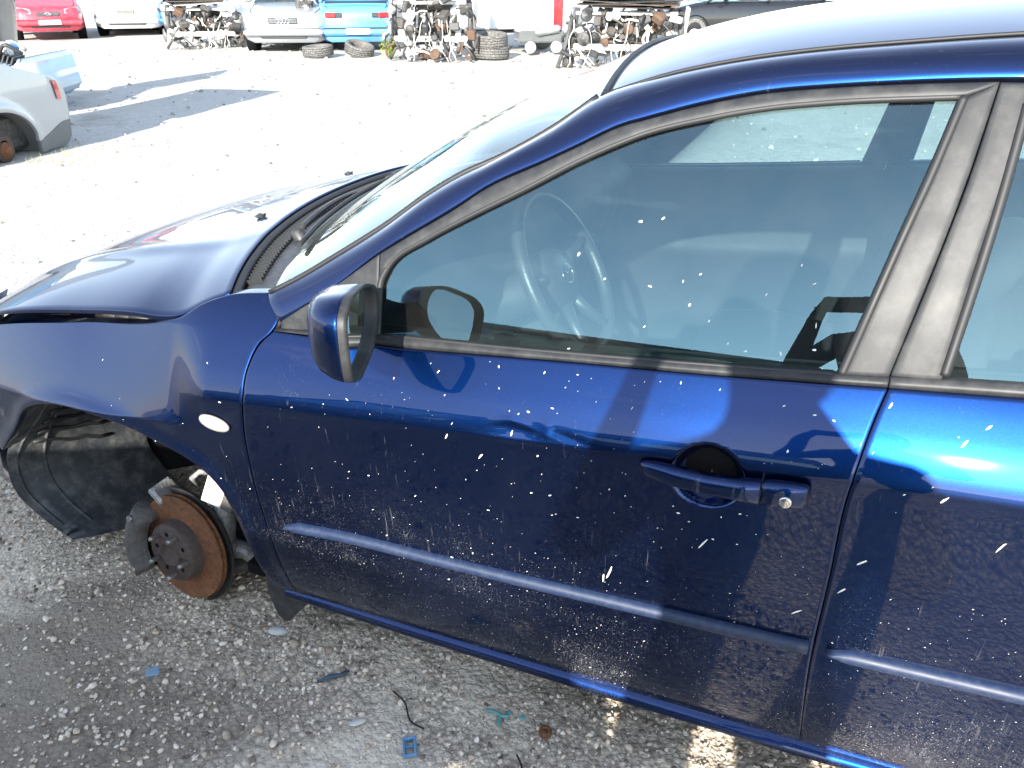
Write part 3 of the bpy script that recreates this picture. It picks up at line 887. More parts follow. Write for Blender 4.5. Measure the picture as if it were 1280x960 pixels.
# ---- dashboard, wheel, seats
mb = MB()
rows = []
for xx, zz in ((.40, .915), (.55, .955), (.70, .965), (.80, .950), (.845, .915), (.850, .84), (.80, .70), (.72, .52)):
    yy = np.linspace(.17, WID - .17, 40)
    hump = .035 * np.exp(-((yy - .53) / .17) ** 2) * (1 if .65 < xx < .9 and zz > .9 else 0)
    rows.append(np.stack([np.full(40, xx), yy, zz + hump - .02 * ((yy - .89) / .7) ** 2], -1))
mb.grid(np.array(rows)); dash = mb.build('dashboard', M['dash'], car)
mb = MB(); mb.box((.80, .89, .66), (.16, .30, .40), (0, .2, 0), .02); mb.box((1.15, .89, .42), (.8, .22, .22), bev=.03); mb.build('centre_console', M['dash'], car)
sw = empty('steering_wheel'); sw.parent = car
wc = Vector((.985, .525, .885)); wa = Vector((.88, 0, .47)).normalized()
u_ = Vector((0, 1, 0)); v_ = wa.cross(u_).normalized()
mb = MB(); pts = [wc + (u_ * math.cos(a) + v_ * math.sin(a)) * .182 for a in np.linspace(0, 2 * math.pi, 49)]
mb.tube(pts, .0155, 10, cap=False); mb.build('rim', M['leather'], sw)
mb = MB()
ring = []
for rr, hh in ((.075, -.03), (.08, .0), (.07, .02), (.04, .028), (.002, .03)):
    ring.append([wc - wa * .03 + wa * hh + (u_ * math.cos(a) * 1.1 + v_ * math.sin(a) * .9) * rr for a in np.linspace(0, 2 * math.pi, 25)])
mb.grid(np.array(ring)); mb.build('airbag_cover', M['leather'], sw)
for a in (R_(12), R_(168), R_(-65), R_(-115)):
    mb = MB(); d_ = (u_ * math.cos(a) - v_ * math.sin(a) * (1 if v_.z < 0 else -1))
    mb.tube([wc - wa * .025 + d_ * .06, wc - wa * .015 + d_ * .12, wc + d_ * .178], [.017, .013, .011], 8); mb.build('spoke', M['leather'], sw)
# oval winged badge on the wheel centre
mb = MB(); e0 = wc + wa * .004
vz = v_ if v_.z > 0 else -v_
mb.tube([e0 + u_ * math.cos(a) * .026 + vz * math.sin(a) * .021 for a in np.linspace(0, 2 * math.pi, 33)], .0016, 5, cap=False)
mb.tube([e0 + u_ * p[0] + vz * p[1] for p in ((-.022, .010), (-.012, .009), (-.005, .004), (0, -.005), (.005, .004), (.012, .009), (.022, .010))], .0016, 5)
mb.build('badge', M['chrome'], sw)
mb = MB(); mb.tube([wc - wa * .05, wc - wa * .30], .05, 12); mb.build('column', M['dash'], sw)

def seat(cy, name, x0=0.0):
    w = empty(name); w.parent = car
    def cush(rows_, nm):
        P = []
        for (xx, zz, hw, th) in rows_:
            a = np.linspace(0, 2 * math.pi, 25)
            ca, sa = np.cos(a), np.sin(a)
            P.append(np.stack([xx + x0 + 0 * a + th[0] * np.sign(sa) * np.abs(sa) ** .6, cy + hw * np.sign(ca) * np.abs(ca) ** .5, zz + th[1] * np.sign(sa) * np.abs(sa) ** .6], -1))
        m_ = MB(); m_.grid(np.array(P)); m_.add(P[0][:-1], [tuple(range(24))]); m_.add(P[-1][:-1], [tuple(range(23, -1, -1))])
        m_.build(nm, M['seat'], w)
    cush([(1.16, .40, .20, (0, .04)), (1.19, .42, .25, (0, .07)), (1.35, .43, .26, (0, .08)), (1.60, .40, .25, (0, .08)), (1.66, .39, .22, (0, .05))], 'cushion')
    cush([(1.60, .42, .22, (.05, .02)), (1.63, .50, .25, (.07, .03)), (1.68, .68, .26, (.075, .03)), (1.735, .84, .245, (.06, .02)), (1.76, .915, .19, (.04, .015)), (1.765, .935, .13, (.02, .005))], 'backrest')
    cush([(1.765, .945, .07, (.02, .005)), (1.77, .96, .115, (.04, .01)), (1.785, 1.01, .125, (.045, .012)), (1.80, 1.055, .10, (.035, .01)), (1.803, 1.068, .05, (.015, .004))], 'headrest')
seat(.50, 'driver_seat'); seat(1.28, 'passenger_seat')
mb = MB(); mb.box((2.35, .89, .40), (.5, 1.36, .2), bev=.06); mb.box((2.62, .89, .70), (.18, 1.36, .60), (0, .25, 0), .06); mb.build('rear_seat', M['seat'], car)

# ---- wheel well, brake and hub
hubc = Vector((.100, .098, .197)); hn = Vector((-.11, -.975, .13)).normalized()
arch_c = (.03, .25)
well = empty('wheel_arch_liner'); well.parent = car
lip = resample([(-.300, .135), (-.395, .180), (-.475, .255), (-.468, .335), (-.416, .400), (-.305, .493), (-.205, .582), (-.111, .614), (.079, .620), (.200, .600), (.300, .560)], 70)
inner = resample([(-.16, .075), (-.25, .120), (-.33, .22), (-.352, .33), (-.325, .43), (-.25, .525), (-.15, .585), (-.03, .612), (.09, .612), (.19, .592), (.26, .545)], 70)
Q = []
for q_, yy in ((0, None), (.10, .085), (.30, .13), (.55, .20), (.80, .29), (1.0, .36), (1.06, .43)):
    c_ = lip * (1 - q_) + inner * q_
    y_ = (S(c_[:, 0], np.maximum(c_[:, 1], .2)) + .012) if yy is None else np.full(70, yy)
    Q.append(np.stack([c_[:, 0], y_, c_[:, 1]], -1))
mb = MB(); mb.grid(np.array(Q)); mb.build('liner_shell', M['liner'], well)
for q_ in (.18, .42):
    k_ = 0 if q_ < .3 else 1
    c_ = lip * (1 - q_) + inner * q_
    mb = MB(); mb.tube(np.stack([c_[:, 0], np.full(70, .105 if k_ == 0 else .165), c_[:, 1]], -1)[4:60].tolist(), .005, 6); mb.build('liner_bead', M['liner'], well)
for k in range(9):
    i0 = 24 + k * 3
    pts = []
    for q_ in np.linspace(.28, .92, 7):
        c_ = (lip * (1 - q_) + inner * q_)[i0 - int(5 * q_)]
        pts.append((c_[0] + .002, .13 + (q_ - .28) * .33, c_[1] - .003))
    mb = MB(); mb.tube(pts, .006, 6); mb.build('liner_rib', M['rubber'], well)
mb = MB()
P = np.array([[(arch_c[0] + q * math.cos(a) * .36, .455, arch_c[1] + q * math.sin(a) * .36) for a in np.linspace(R_(-15), R_(200), 30)] for q in (0.0, .5, 1.08)])
mb.grid(P); mb.build('inner_apron', M['black'], well)
# rear part of the arch: torn edge, dirty structure
mb = MB(); mb.box((.36, .27, .42), (.03, .30, .36), (0, -.25, 0), .01); mb.box((.40, .30, .26), (.05, .34, .10), bev=.012); mb.build('rear_structure', M['iron'], well)

hub = empty('front_hub'); hub.parent = car
mb = MB()
mb.lathe([(.080, -.004)] + [(.084 + .0018 * k, -.004 - (.0005 if k % 2 else 0) - (.0004 if k % 5 == 0 else 0)) for k in range(31)] + [(.140, -.004), (.1415, -.0055), (.1415, -.0105), (.138, -.0115), (.138, -.0155), (.1415, -.0165), (.1415, -.0215), (.140, -.023), (.080, -.023)], hubc, hn, 64)
disc = mb.build('brake_disc', M['rust'], hub)
mb = MB(); mb.lathe([(.081, -.006), (.0800, .000), (.078, .024), (.0745, .0285), (.035, .0285), (.0345, .033), (.031, .036), (.029, .030), (.012, .026), (.001, .025)], hubc, hn, 40); mb.build('disc_hat', M['hubrust'], disc)
uu, ww, _ = frame_of(hn)
for k in range(5):
    a = 2 * math.pi * k / 5 + .5
    c0 = hubc + (uu * math.cos(a) + ww * math.sin(a)) * .0572
    mb = MB(); mb.tube([c0 + hn * .022, c0 + hn * .050, c0 + hn * .056], [.0062, .0062, .0045], 10)
    for q in range(5): mb.lathe([(.0062, .030 + q * .004), (.0069, .032 + q * .004), (.0062, .034 + q * .004)], c0, hn, 10)
    mb.build('wheel_stud', M['steel'], disc)
    c1 = hubc + (uu * math.cos(a + .63) + ww * math.sin(a + .63)) * .052
    mb = MB(); mb.lathe([(.006, .0292), (.006, .0296), (.001, .0297)], c1, hn, 10); mb.build('hub_hole', M['black'], disc)
# dust shield behind
mb = MB(); mb.lathe([(.05, -.035), (.150, -.037), (.156, -.030), (.158, -.022)], hubc, hn, 40, (R_(20), R_(300))); mb.build('dust_shield', M['iron'], hub)
# caliper on the front side of the disc
def hub_pt(a, r, h): return hubc + (Vector((-1, 0, 0)) * math.cos(a) + Vector((0, .2, .98)) * math.sin(a)) * r + hn * h
mb = MB()
Pq = []
for a in np.linspace(R_(-38), R_(42), 14):
    e = 1 - abs(a - R_(2)) / R_(44) * .25
    prof = [(.098, .012), (.104, .030 * e + .012), (.125, .040 * e + .010), (.150, .034), (.162, .015), (.166, -.015), (.162, -.050), (.14, -.068), (.105, -.066), (.098, -.050), (.098, -.030)]
    Pq.append([hub_pt(a, r, h) for r, h in prof])
mb.grid(np.array(Pq)); mb.add(Pq[0], [tuple(range(11))]); mb.add(Pq[-1], [tuple(range(10, -1, -1))])
cal = mb.build('brake_caliper', M['iron'], hub)
for a in (R_(-30), R_(33)):
    mb = MB(); mb.tube([hub_pt(a, .138, .03), hub_pt(a, .140, -.06)], .012, 10); mb.tube([hub_pt(a, .138, .034), hub_pt(a, .138, .046)], .009, 6); mb.build('slide_pin', M['steel'], cal)
mb = MB(); mb.box(hub_pt(R_(60), .150, -.03), (.05, .07, .022), (0, .9, 0), .006); mb.build('caliper_bracket', M['alloy'], cal)
# knuckle, strut, drive shaft, arm
mb = MB()
kn = hubc - hn * .06
mb.tube([kn + Vector((.02, .0, -.10)), kn + Vector((.045, .01, -.03)), kn + Vector((.085, .005, .06)), kn + Vector((.10, .02, .14)), kn + Vector((.095, .04, .20))], [.028, .040, .034, .026, .024], 12)
mb.tube([kn + Vector((.06, 0, .0)), kn + Vector((.13, .02, -.02)), kn + Vector((.155, .03, -.05))], [.03, .022, .018], 10)
mb.build('steering_knuckle', M['alloy'], hub)
mb = MB(); mb.tube([kn + Vector((.10, .03, .12)), kn + Vector((.085, .11, .30)), kn + Vector((.07, .20, .52))], [.027, .027, .024], 14); mb.build('strut', M['rubber'], hub)
mb = MB(); mb.tube([kn + Vector((.085, .13, .34)) + Vector((math.cos(q * 1.2) * .065, math.sin(q * 1.2) * .065, q * .0085)) for q in np.linspace(0, 22, 110)], .0065, 6); mb.build('spring', M['iron'], hub)
bt = [kn + Vector((.10, .05, .02)), kn + Vector((.105, .075, .02)), kn + Vector((.11, .10, .02)), kn + Vector((.115, .125, .02)), kn + Vector((.12, .15, .02)), kn + Vector((.13, .20, .02)), kn + Vector((.14, .34, .03))]
mb = MB(); mb.tube(bt, [.052, .046, .050, .040, .044, .026, .016], 16); mb.build('drive_shaft_boot', M['rubber'], hub)
mb = MB(); mb.tube([kn + Vector((.04, .0, -.095)), kn + Vector((.15, .09, -.085)), kn + Vector((.24, .25, -.06))], [.018, .024, .03], 8); mb.build('control_arm', M['iron'], hub)
mb = MB(); mb.tube([kn + Vector((.155, .03, -.04)), kn + Vector((.19, .06, .0)), kn + Vector((.23, .28, .03))], [.012, .012, .011], 8); mb.build('tie_rod', M['steel'], hub)
mb = MB(); mb.tube([kn + Vector((.02, .02, .16)), kn + Vector((.035, -.01, .20)), kn + Vector((.065, -.01, .225)), kn + Vector((.08, .03, .20)), kn + Vector((.075, .05, .13))], .007, 8); mb.build('brake_hose', M['alloy'], hub)
mb = MB(); mb.box(kn + Vector((.105, -.012, .185)), (.052, .006, .085), (R_(-14), R_(20), R_(8)), .0015); lab = mb.build('paper_label', M['paper'], hub)
mb = MB()
for q in range(6): mb.box(kn + Vector((.107 - .002 * q, -.0165 + .001 * q, .160 + .009 * q)), (.030 if q % 2 else .022, .0006, .0022), (R_(-14), R_(20), R_(8)))
mb.build('label_print', M['rubber'], hub)
mb = MB(); mb.box(kn + Vector((.13, .01, .145)), (.05, .05, .05), (R_(-14), R_(25), 0), .006); mb.build('clevis', M['iron'], hub)
# mud flap
mb = MB(); mb.prism([(.405, .232), (.400, .200), (.405, .160), (.418, .116), (.434, .101), (.450, .106), (.478, .140), (.515, .180), (.515, .215), (.46, .235)], (0, .058, 0), (1, 0, 0), (0, 0, 1), (0, 1, 0), .007)
mb.build('mud_flap', M['trim'], car)

# ---- rear wheels
def wheel(parent, c, axis_y, R0=.315, W=.205, name='wheel'):
    w = empty(name); w.parent = parent
    m_ = MB(); ax = (0, axis_y, 0)
    m_.lathe([(.20, -W * .45), (R0 - .06, -W * .5), (R0 - .012, -W * .46), (R0, -W * .36), (R0, W * .36), (R0 - .012, W * .46), (R0 - .06, W * .5), (.20, W * .45)], c, ax, 40)
    m_.build('tyre', M['rubber'], w)
    m_ = MB(); m_.lathe([(.205, .085), (.198, .092), (.19, .08), (.185, .03), (.075, .06), (.06, .075), (.001, .076)], c, ax, 30); m_.build('rim', M['alloy'], w)
    return w
wheel(car, (2.675, .115, .292), -1, name='rear_wheel'); wheel(car, (2.675, WID - .115, .292), 1, name='rear_wheel')
wheel(car, (.03, WID - .14, .26), 1, name='front_wheel')

# ---- white flecks of droppings
def flecks(name, pts, fn, parent, seed, size=(.0010, .0033), off=-.0008, dark=False, mat=None):
    rg = random.Random(seed)
    V = []; F = []
    for p in pts:
        x0, z0 = p[0], p[1]
        L = size[0] + (size[1] - size[0]) * rg.random() ** 2.2 if len(p) < 3 else p[2] * .00066
        Wd = L * rg.uniform(.22, .60) if len(p) < 3 else min(L * .3, .0015)
        a = rg.gauss(.65, .55) if len(p) < 3 else rg.gauss(1.0, .25)
        n = 9
        b = len(V)
        for ring_, rad, lift in ((0, 1.0, 0.0), (1, .55, -.0007)):
            for k in range(n):
                th_ = 2 * math.pi * k / n
                r = rad * (1 + .25 * rg.uniform(-1, 1))
                q, s_ = math.cos(th_) * L * r, math.sin(th_) * Wd * r
                xx = x0 + q * math.cos(a) - s_ * math.sin(a); zz = z0 + q * math.sin(a) + s_ * math.cos(a)
                V.append((xx, float(fn(np.array(xx), np.array(zz))) + off + lift, zz))
        for k in range(n): F.append((b + k, b + (k + 1) % n, b + n + (k + 1) % n, b + n + k))
        F.append(tuple(range(b + n, b + 2 * n)))
    me = bpy.data.meshes.new(name); me.from_pydata(V, [], F)
    me.polygons.foreach_set('use_smooth', [True] * len(F))
    o = link_mesh(name, me, parent, mat or M['white_drop'])
    o['kind'] = 'stuff'
    return o
FLECK= [(1.025,0.875),(1.110,0.878),(1.168,0.883),(1.192,0.881),(1.155,0.872),(1.151,0.862),(1.173,0.860),(1.034,0.843),(1.207,0.850),(1.134,0.829),(1.144,0.823),(1.267,0.850),(1.235,0.830),(1.059,0.813),(1.076,0.811),(1.093,0.817),(1.265,0.882),(1.280,0.889),(1.305,0.893),(1.337,0.896),(1.398,0.896),(1.210,0.755),(1.121,0.707),(1.063,0.673),(1.100,0.662),(1.135,0.665),(1.241,0.704),(1.268,0.697),(1.250,0.657),(1.138,0.623),(1.064,0.645),(1.014,0.602),(1.031,0.587),(1.185,0.630),(1.279,0.677),(1.425,0.693),(1.375,0.671),(1.357,0.684),(1.348,0.696),(1.115,0.744),(1.197,0.728),(1.481,0.674),(1.498,0.678),(1.365,0.653),(1.374,0.671),(1.356,0.683),(1.349,0.696),(1.425,0.694),(1.453,0.707),(1.464,0.707),(1.384,0.620),(1.333,0.605),(1.320,0.614),(1.416,0.646),(1.523,0.641),(1.557,0.629),(1.559,0.822),(1.509,0.831),(1.565,0.881),(1.452,0.540),(1.465,0.560),(1.479,0.808),(1.454,0.646),(1.667,0.766),(1.672,0.799),(1.705,0.818),(1.623,0.849),(1.538,0.884),(1.564,0.881),(1.494,0.889),(1.726,0.886),(1.754,0.856),(0.997,0.687),(0.706,0.635),(0.718,0.620),(0.630,0.608),(0.763,0.621),(0.786,0.630),(0.553,0.600),(0.523,0.556),(0.453,0.514),(0.584,0.541),(0.710,0.560),(0.862,0.597),(0.909,0.628),(0.959,0.615),(0.973,0.661),(0.760,0.538),(0.708,0.464),(0.783,0.479),(0.914,0.402),(0.927,0.464),(0.974,0.488),(0.683,0.764),(0.734,0.780),(0.786,0.763),(0.862,0.750),(0.611,0.746),(0.542,0.688),(0.826,0.829),(0.895,0.862),(0.913,0.852),(0.933,0.818),(0.954,0.775),(1.026,0.875),(1.008,0.880),(1.033,0.844),(1.085,0.476),(1.018,0.525),(0.971,0.500),(1.128,0.521),(1.182,0.578),(1.145,0.627),(0.950,0.550),(1.050,0.331),(1.040,0.241),(1.120,0.404),(1.210,0.366),(1.204,0.250),(1.005,0.418)]
FLECK_F= [(0.062,0.738),(0.394,0.794),(0.131,0.672),(0.108,0.654),(0.147,0.632),(0.318,0.654),(0.434,0.726),(0.229,0.595),(0.412,0.589),(0.383,0.528),(0.326,0.525),(0.454,0.515)]
FLECK_B= [(1.007, 0.72, 12), (1.244, 0.523, 26), (1.806, 0.74, 16), (1.638, 0.662, 14), (1.722, 0.801, 12), (1.734, 0.879, 9), (1.636, 0.911, 7), (1.76, 0.903, 7), (1.4, 0.631, 22), (1.558, 0.533, 16), (1.618, 0.599, 12), (1.233, 0.506, 14), (1.068, 0.779, 8), (0.943, 0.749, 8)]
FLECK_G= [(1.237,1.119),(1.272,1.126),(1.141,1.062),(1.190,1.029),(1.266,1.026),(1.342,1.052),(1.317,1.039),(1.444,1.034),(1.365,0.986),(1.426,0.950),(1.398,0.957),(1.332,1.006),(1.265,0.965),(1.142,0.914),(1.487,1.079),(1.509,1.056),(1.520,0.999),(1.523,0.965),(1.477,0.953)]
flecks('white_fleck', [p for p in FLECK if p[0] < 1.6] + [p for p in FLECK_B if p[0] < 1.6], S, door, 3)
flecks('white_fleck', [p for p in FLECK if p[0] >= 1.605] + [p for p in FLECK_B if p[0] >= 1.605], S, rdoor, 4)
flecks('white_fleck', FLECK_F, S_f, fender, 5)
flecks('white_fleck', [p for p in FLECK_G if p[0] < 1.56], lambda a, b: G(a, b) + .010, door, 6, (.0022, .0042))
rg = random.Random(8)
fine = []
while len(fine) < 620:
    xx = rg.uniform(.52, 1.585); zz = .2 + .62 * rg.random() ** 1.5
    if zz > .53 and rg.random() < .72: continue
    if .43 < zz < .475: continue
    fine.append((xx, zz))
flecks('dirt_speck', fine, S, door, 9, (.0008, .0019), -.0005, mat=M['speck'])
flecks('dirt_speck', [(rg.uniform(1.62, 2.3), .2 + .42 * rg.random() ** 1.4) for _ in range(330)], S, rdoor, 10, (.0008, .0019), -.0005, mat=M['speck'])

# ---- the same panels and glass on the far side
def far_tree(o, parent):
    if o.type == 'MESH':
        n = far_side(o, parent)
    else:
        n = empty(o.name.split('.')[0]); n.parent = parent
    for ch in list(o.children):
        if ch.name.split('.')[0] in ('white_fleck', 'dirt_speck', 'steering_wheel'): continue
        far_tree(ch, n)
    return n
for nm in ('front_door', 'rear_door', 'front_fender', 'rear_quarter_panel', 'rear_pillar', 'sill', 'roof_rail', 'side_mirror'):
    far_tree(bpy.data.objects[nm], car)
# ------------------------------------------------------------------ ground
def vnoise(x, y, scale, seed):
    """smooth value noise on arrays"""
    rs = np.random.RandomState(seed); T = rs.rand(256, 256)
    x = x * scale; y = y * scale
    xi = np.floor(x).astype(int); yi = np.floor(y).astype(int)
    fx = x - xi; fy = y - yi
    fx = fx * fx * (3 - 2 * fx); fy = fy * fy * (3 - 2 * fy)
    a = T[xi % 256, yi % 256]; b = T[(xi + 1) % 256, yi % 256]; c = T[xi % 256, (yi + 1) % 256]; d = T[(xi + 1) % 256, (yi + 1) % 256]
    return (a * (1 - fx) + b * fx) * (1 - fy) + (c * (1 - fx) + d * fx) * fy - .5

def mud(x, y):
    """1 where the surface is smooth trodden fines, 0 where it is loose gravel"""
    m = vnoise(x, y, 1.6, 11) + .5 * vnoise(x, y, 4.0, 12) + .25 * vnoise(x, y, 11, 13)
    m = m + .75 * np.exp(-(((x + 1.35) / .45) ** 2 + ((y - 1.75) / .55) ** 2)) + .60 * np.exp(-(((x + .42) / .32) ** 2 + ((y - 1.12) / .30) ** 2)) - .35 * np.exp(-(((x + .85) / .35) ** 2 + ((y - 1.25) / .25) ** 2))
    return np.clip((m - .16) / .22, 0, 1)

def gz(x, y):
    x = np.asarray(x, float); y = np.asarray(y, float)
    near = np.exp(-((x ** 2 + (y - 1.5) ** 2) / 5.0 ** 2))
    z = .05 * vnoise(x, y, .35, 1) * (1 - .7 * near) + .016 * vnoise(x, y, 1.7, 2) + .010 * vnoise(x, y, 6.0, 3)
    fine = (1 - mud(x, y)) * near
    z = z + (.010 * vnoise(x, y, 22, 4) + .008 * vnoise(x, y, 55, 5)) * (.25 + fine)
    return z - .006

NG = 430
kk = 7.6
uu_ = np.linspace(-1, 1, NG)
ax_ = np.sinh(kk * uu_) / math.sinh(kk) * 260
GX, GY = np.meshgrid(ax_ - .3, ax_ + 1.5)
GZ = gz(GX, GY) * np.exp(-((GX / 90) ** 2 + (GY / 90) ** 2))
me = bpy.data.meshes.new('ground')
idx = np.arange(NG * NG).reshape(NG, NG)
faces = np.stack([idx[:-1, :-1], idx[:-1, 1:], idx[1:, 1:], idx[1:, :-1]], -1).reshape(-1, 4)
me.vertices.add(NG * NG); me.vertices.foreach_set('co', np.stack([GX, GY, GZ], -1).ravel())
me.loops.add(faces.size); me.loops.foreach_set('vertex_index', faces.ravel().astype(np.int32))
me.polygons.add(len(faces)); me.polygons.foreach_set('loop_start', np.arange(0, faces.size, 4).astype(np.int32))
me.update(calc_edges=True); me.validate()
me.polygons.foreach_set('use_smooth', [True] * len(me.polygons))
soil_shade = me.attributes.new('soil', 'FLOAT', 'POINT')
soil_shade.data.foreach_set('value', np.clip(1.5 * np.exp(-(((GX + .90) / .40) ** 2 + ((GY - 1.20) / .26) ** 2)) + 1.4 * np.exp(-(((GX + 1.25) / .25) ** 2 + ((GY - 1.35) / .35) ** 2)) + 1.0 * np.exp(-(((GX + .95) / .22) ** 2 + ((GY - 1.75) / .20) ** 2)) + 1.6 * (vnoise(GX, GY, 3.1, 31) + .5 * vnoise(GX, GY, 8, 32)) - .25, 0, 1).ravel())  # dark soil; the leftmost lobe paints the corner's shade into the colour
at = me.attributes.new('mud', 'FLOAT', 'POINT'); at.data.foreach_set('value', mud(GX, GY).ravel())

def ground_mat():
    m = bpy.data.materials.new('limestone_gravel')
    nt, n, l, p = nodes_of(m)
    t = n.new('ShaderNodeTexCoord')
    def noise(s, d=6, r=.6):
        q = n.new('ShaderNodeTexNoise'); q.inputs['Scale'].default_value = s; q.inputs['Detail'].default_value = d; q.inputs['Roughness'].default_value = r
        l.new(t.outputs['Object'], q.inputs['Vector']); return q
    def mixc_(f, a, b):
        q = n.new('ShaderNodeMixRGB')
        if hasattr(f, 'node'): l.new(f, q.inputs['Fac'])
        else: q.inputs['Fac'].default_value = f
        for s, v in ((q.inputs['Color1'], a), (q.inputs['Color2'], b)):
            if hasattr(v, 'node'): l.new(v, s)
            else: s.default_value = (*v, 1)
        return q.outputs['Color']
    def rng(f, a, b, c=0., d=1.):
        q = n.new('ShaderNodeMapRange'); l.new(f, q.inputs['Value'])
        for k, v in (('From Min', a), ('From Max', b), ('To Min', c), ('To Max', d)): q.inputs[k].default_value = v
        return q.outputs['Result']
    vo = n.new('ShaderNodeTexVoronoi'); vo.inputs['Scale'].default_value = 75; l.new(t.outputs['Object'], vo.inputs['Vector'])
    vo2 = n.new('ShaderNodeTexVoronoi'); vo2.inputs['Scale'].default_value = 160; l.new(t.outputs['Object'], vo2.inputs['Vector'])
    n1 = noise(1.1); n2 = noise(9, 8, .7); n3 = noise(60, 6, .7)
    bw = n.new('ShaderNodeRGBToBW'); l.new(vo.outputs['Color'], bw.inputs['Color'])
    stones = mixc_(rng(bw.outputs['Val'], .15, .9), (.50, .405, .30), (.90, .765, .59))
    stones = mixc_(rng(vo.outputs['Distance'], .35, .75), stones, (.25, .205, .16))
    fines = mixc_(rng(n2.outputs['Fac'], .3, .7), (.76, .64, .49), (.92, .80, .63))
    fines = mixc_(rng(n3.outputs['Fac'], .45, .8, 0, .6), fines, (.17, .155, .135))
    at_ = n.new('ShaderNodeAttribute'); at_.attribute_name = 'mud'
    base = mixc_(rng(at_.outputs['Fac'], 0, 1, .30, .97), stones, fines)
    soil = mixc_(rng(n1.outputs['Fac'], .50, .68, 0, .55), base, (.16, .135, .11))
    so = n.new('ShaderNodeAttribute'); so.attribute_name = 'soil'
    soil = mixc_(rng(so.outputs['Fac'], 0, 1, 0, .75), soil, (.21, .170, .13))  # soil colour, also carrying the painted shade of the left corner
    sp = n.new('ShaderNodeSeparateXYZ'); l.new(t.outputs['Object'], sp.inputs['Vector'])
    far_ = rng(sp.outputs['Y'], 2.2, 4.0)
    pale = mixc_(rng(n2.outputs['Fac'], .35, .75), (.56, .545, .51), (.44, .425, .39))
    pale = mixc_(rng(noise(34, 3, .5).outputs['Fac'], .60, .72, 0, .75), pale, (.19, .175, .15))
    pale = mixc_(rng(noise(95, 4, .6).outputs['Fac'], .56, .68, 0, .6), pale, (.20, .185, .16))
    pale = mixc_(rng(noise(.22, 4, .6).outputs['Fac'], .52, .72, 0, .45), pale, (.42, .39, .33))
    pale = mixc_(rng(noise(.9, 7, .65).outputs['Fac'], .54, .70, 0, .65), pale, (.27, .25, .215))
    col = mixc_(far_, soil, pale)
    l.new(col, p.inputs['Base Color'])
    p.inputs['Roughness'].default_value = .95
    p.inputs['Specular IOR Level'].default_value = .2
    hgt = n.new('ShaderNodeMath'); hgt.operation = 'MULTIPLY_ADD'; l.new(vo.outputs['Distance'], hgt.inputs[0]); hgt.inputs[1].default_value = -.8; l.new(n3.outputs['Fac'], hgt.inputs[2])
    h2 = n.new('ShaderNodeMath'); h2.operation = 'MULTIPLY_ADD'; l.new(vo2.outputs['Distance'], h2.inputs[0]); h2.inputs[1].default_value = -.35; l.new(hgt.outputs[0], h2.inputs[2])
    bp = n.new('ShaderNodeBump'); bp.inputs['Strength'].default_value = 1.0; bp.inputs['Distance'].default_value = .008
    l.new(h2.outputs[0], bp.inputs['Height']); l.new(bp.outputs['Normal'], p.inputs['Normal'])
    return m
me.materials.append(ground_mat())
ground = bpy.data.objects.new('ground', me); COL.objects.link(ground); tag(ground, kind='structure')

# loose stones
def stone_mat(name, cols):
    m = bpy.data.materials.new(name)
    nt, n, l, p = nodes_of(m)
    g_ = n.new('ShaderNodeNewGeometry')
    r = n.new('ShaderNodeValToRGB'); r.color_ramp.interpolation = 'LINEAR'
    while len(r.color_ramp.elements) < len(cols): r.color_ramp.elements.new(.5)
    for e, (p_, c) in zip(r.color_ramp.elements, cols): e.position = p_; e.color = (*c, 1)
    l.new(g_.outputs['Random Per Island'], r.inputs['Fac'])
    t = n.new('ShaderNodeTexCoord'); ns = n.new('ShaderNodeTexNoise'); ns.inputs['Scale'].default_value = 120; ns.inputs['Detail'].default_value = 5
    l.new(t.outputs['Object'], ns.inputs['Vector'])
    mx = n.new('ShaderNodeMixRGB'); mx.blend_type = 'MULTIPLY'; mx.inputs['Fac'].default_value = .55
    l.new(r.outputs['Color'], mx.inputs['Color1']); l.new(ns.outputs['Fac'], mx.inputs['Color2'])
    hs = n.new('ShaderNodeMixRGB'); hs.blend_type = 'MULTIPLY'; hs.inputs['Fac'].default_value = 1; hs.inputs['Color2'].default_value = (1.45, 1.45, 1.45, 1)
    l.new(mx.outputs['Color'], hs.inputs['Color1'])
    l.new(hs.outputs['Color'], p.inputs['Base Color']); p.inputs['Roughness'].default_value = .9; p.inputs['Specular IOR Level'].default_value = .25
    return m
import bmesh
def ico(sub):
    b = bmesh.new(); bmesh.ops.create_icosphere(b, subdivisions=sub, radius=1)
    v = np.array([q.co[:] for q in b.verts]); f = np.array([[w.index for w in q.verts] for q in b.faces]); b.free()
    return v, f
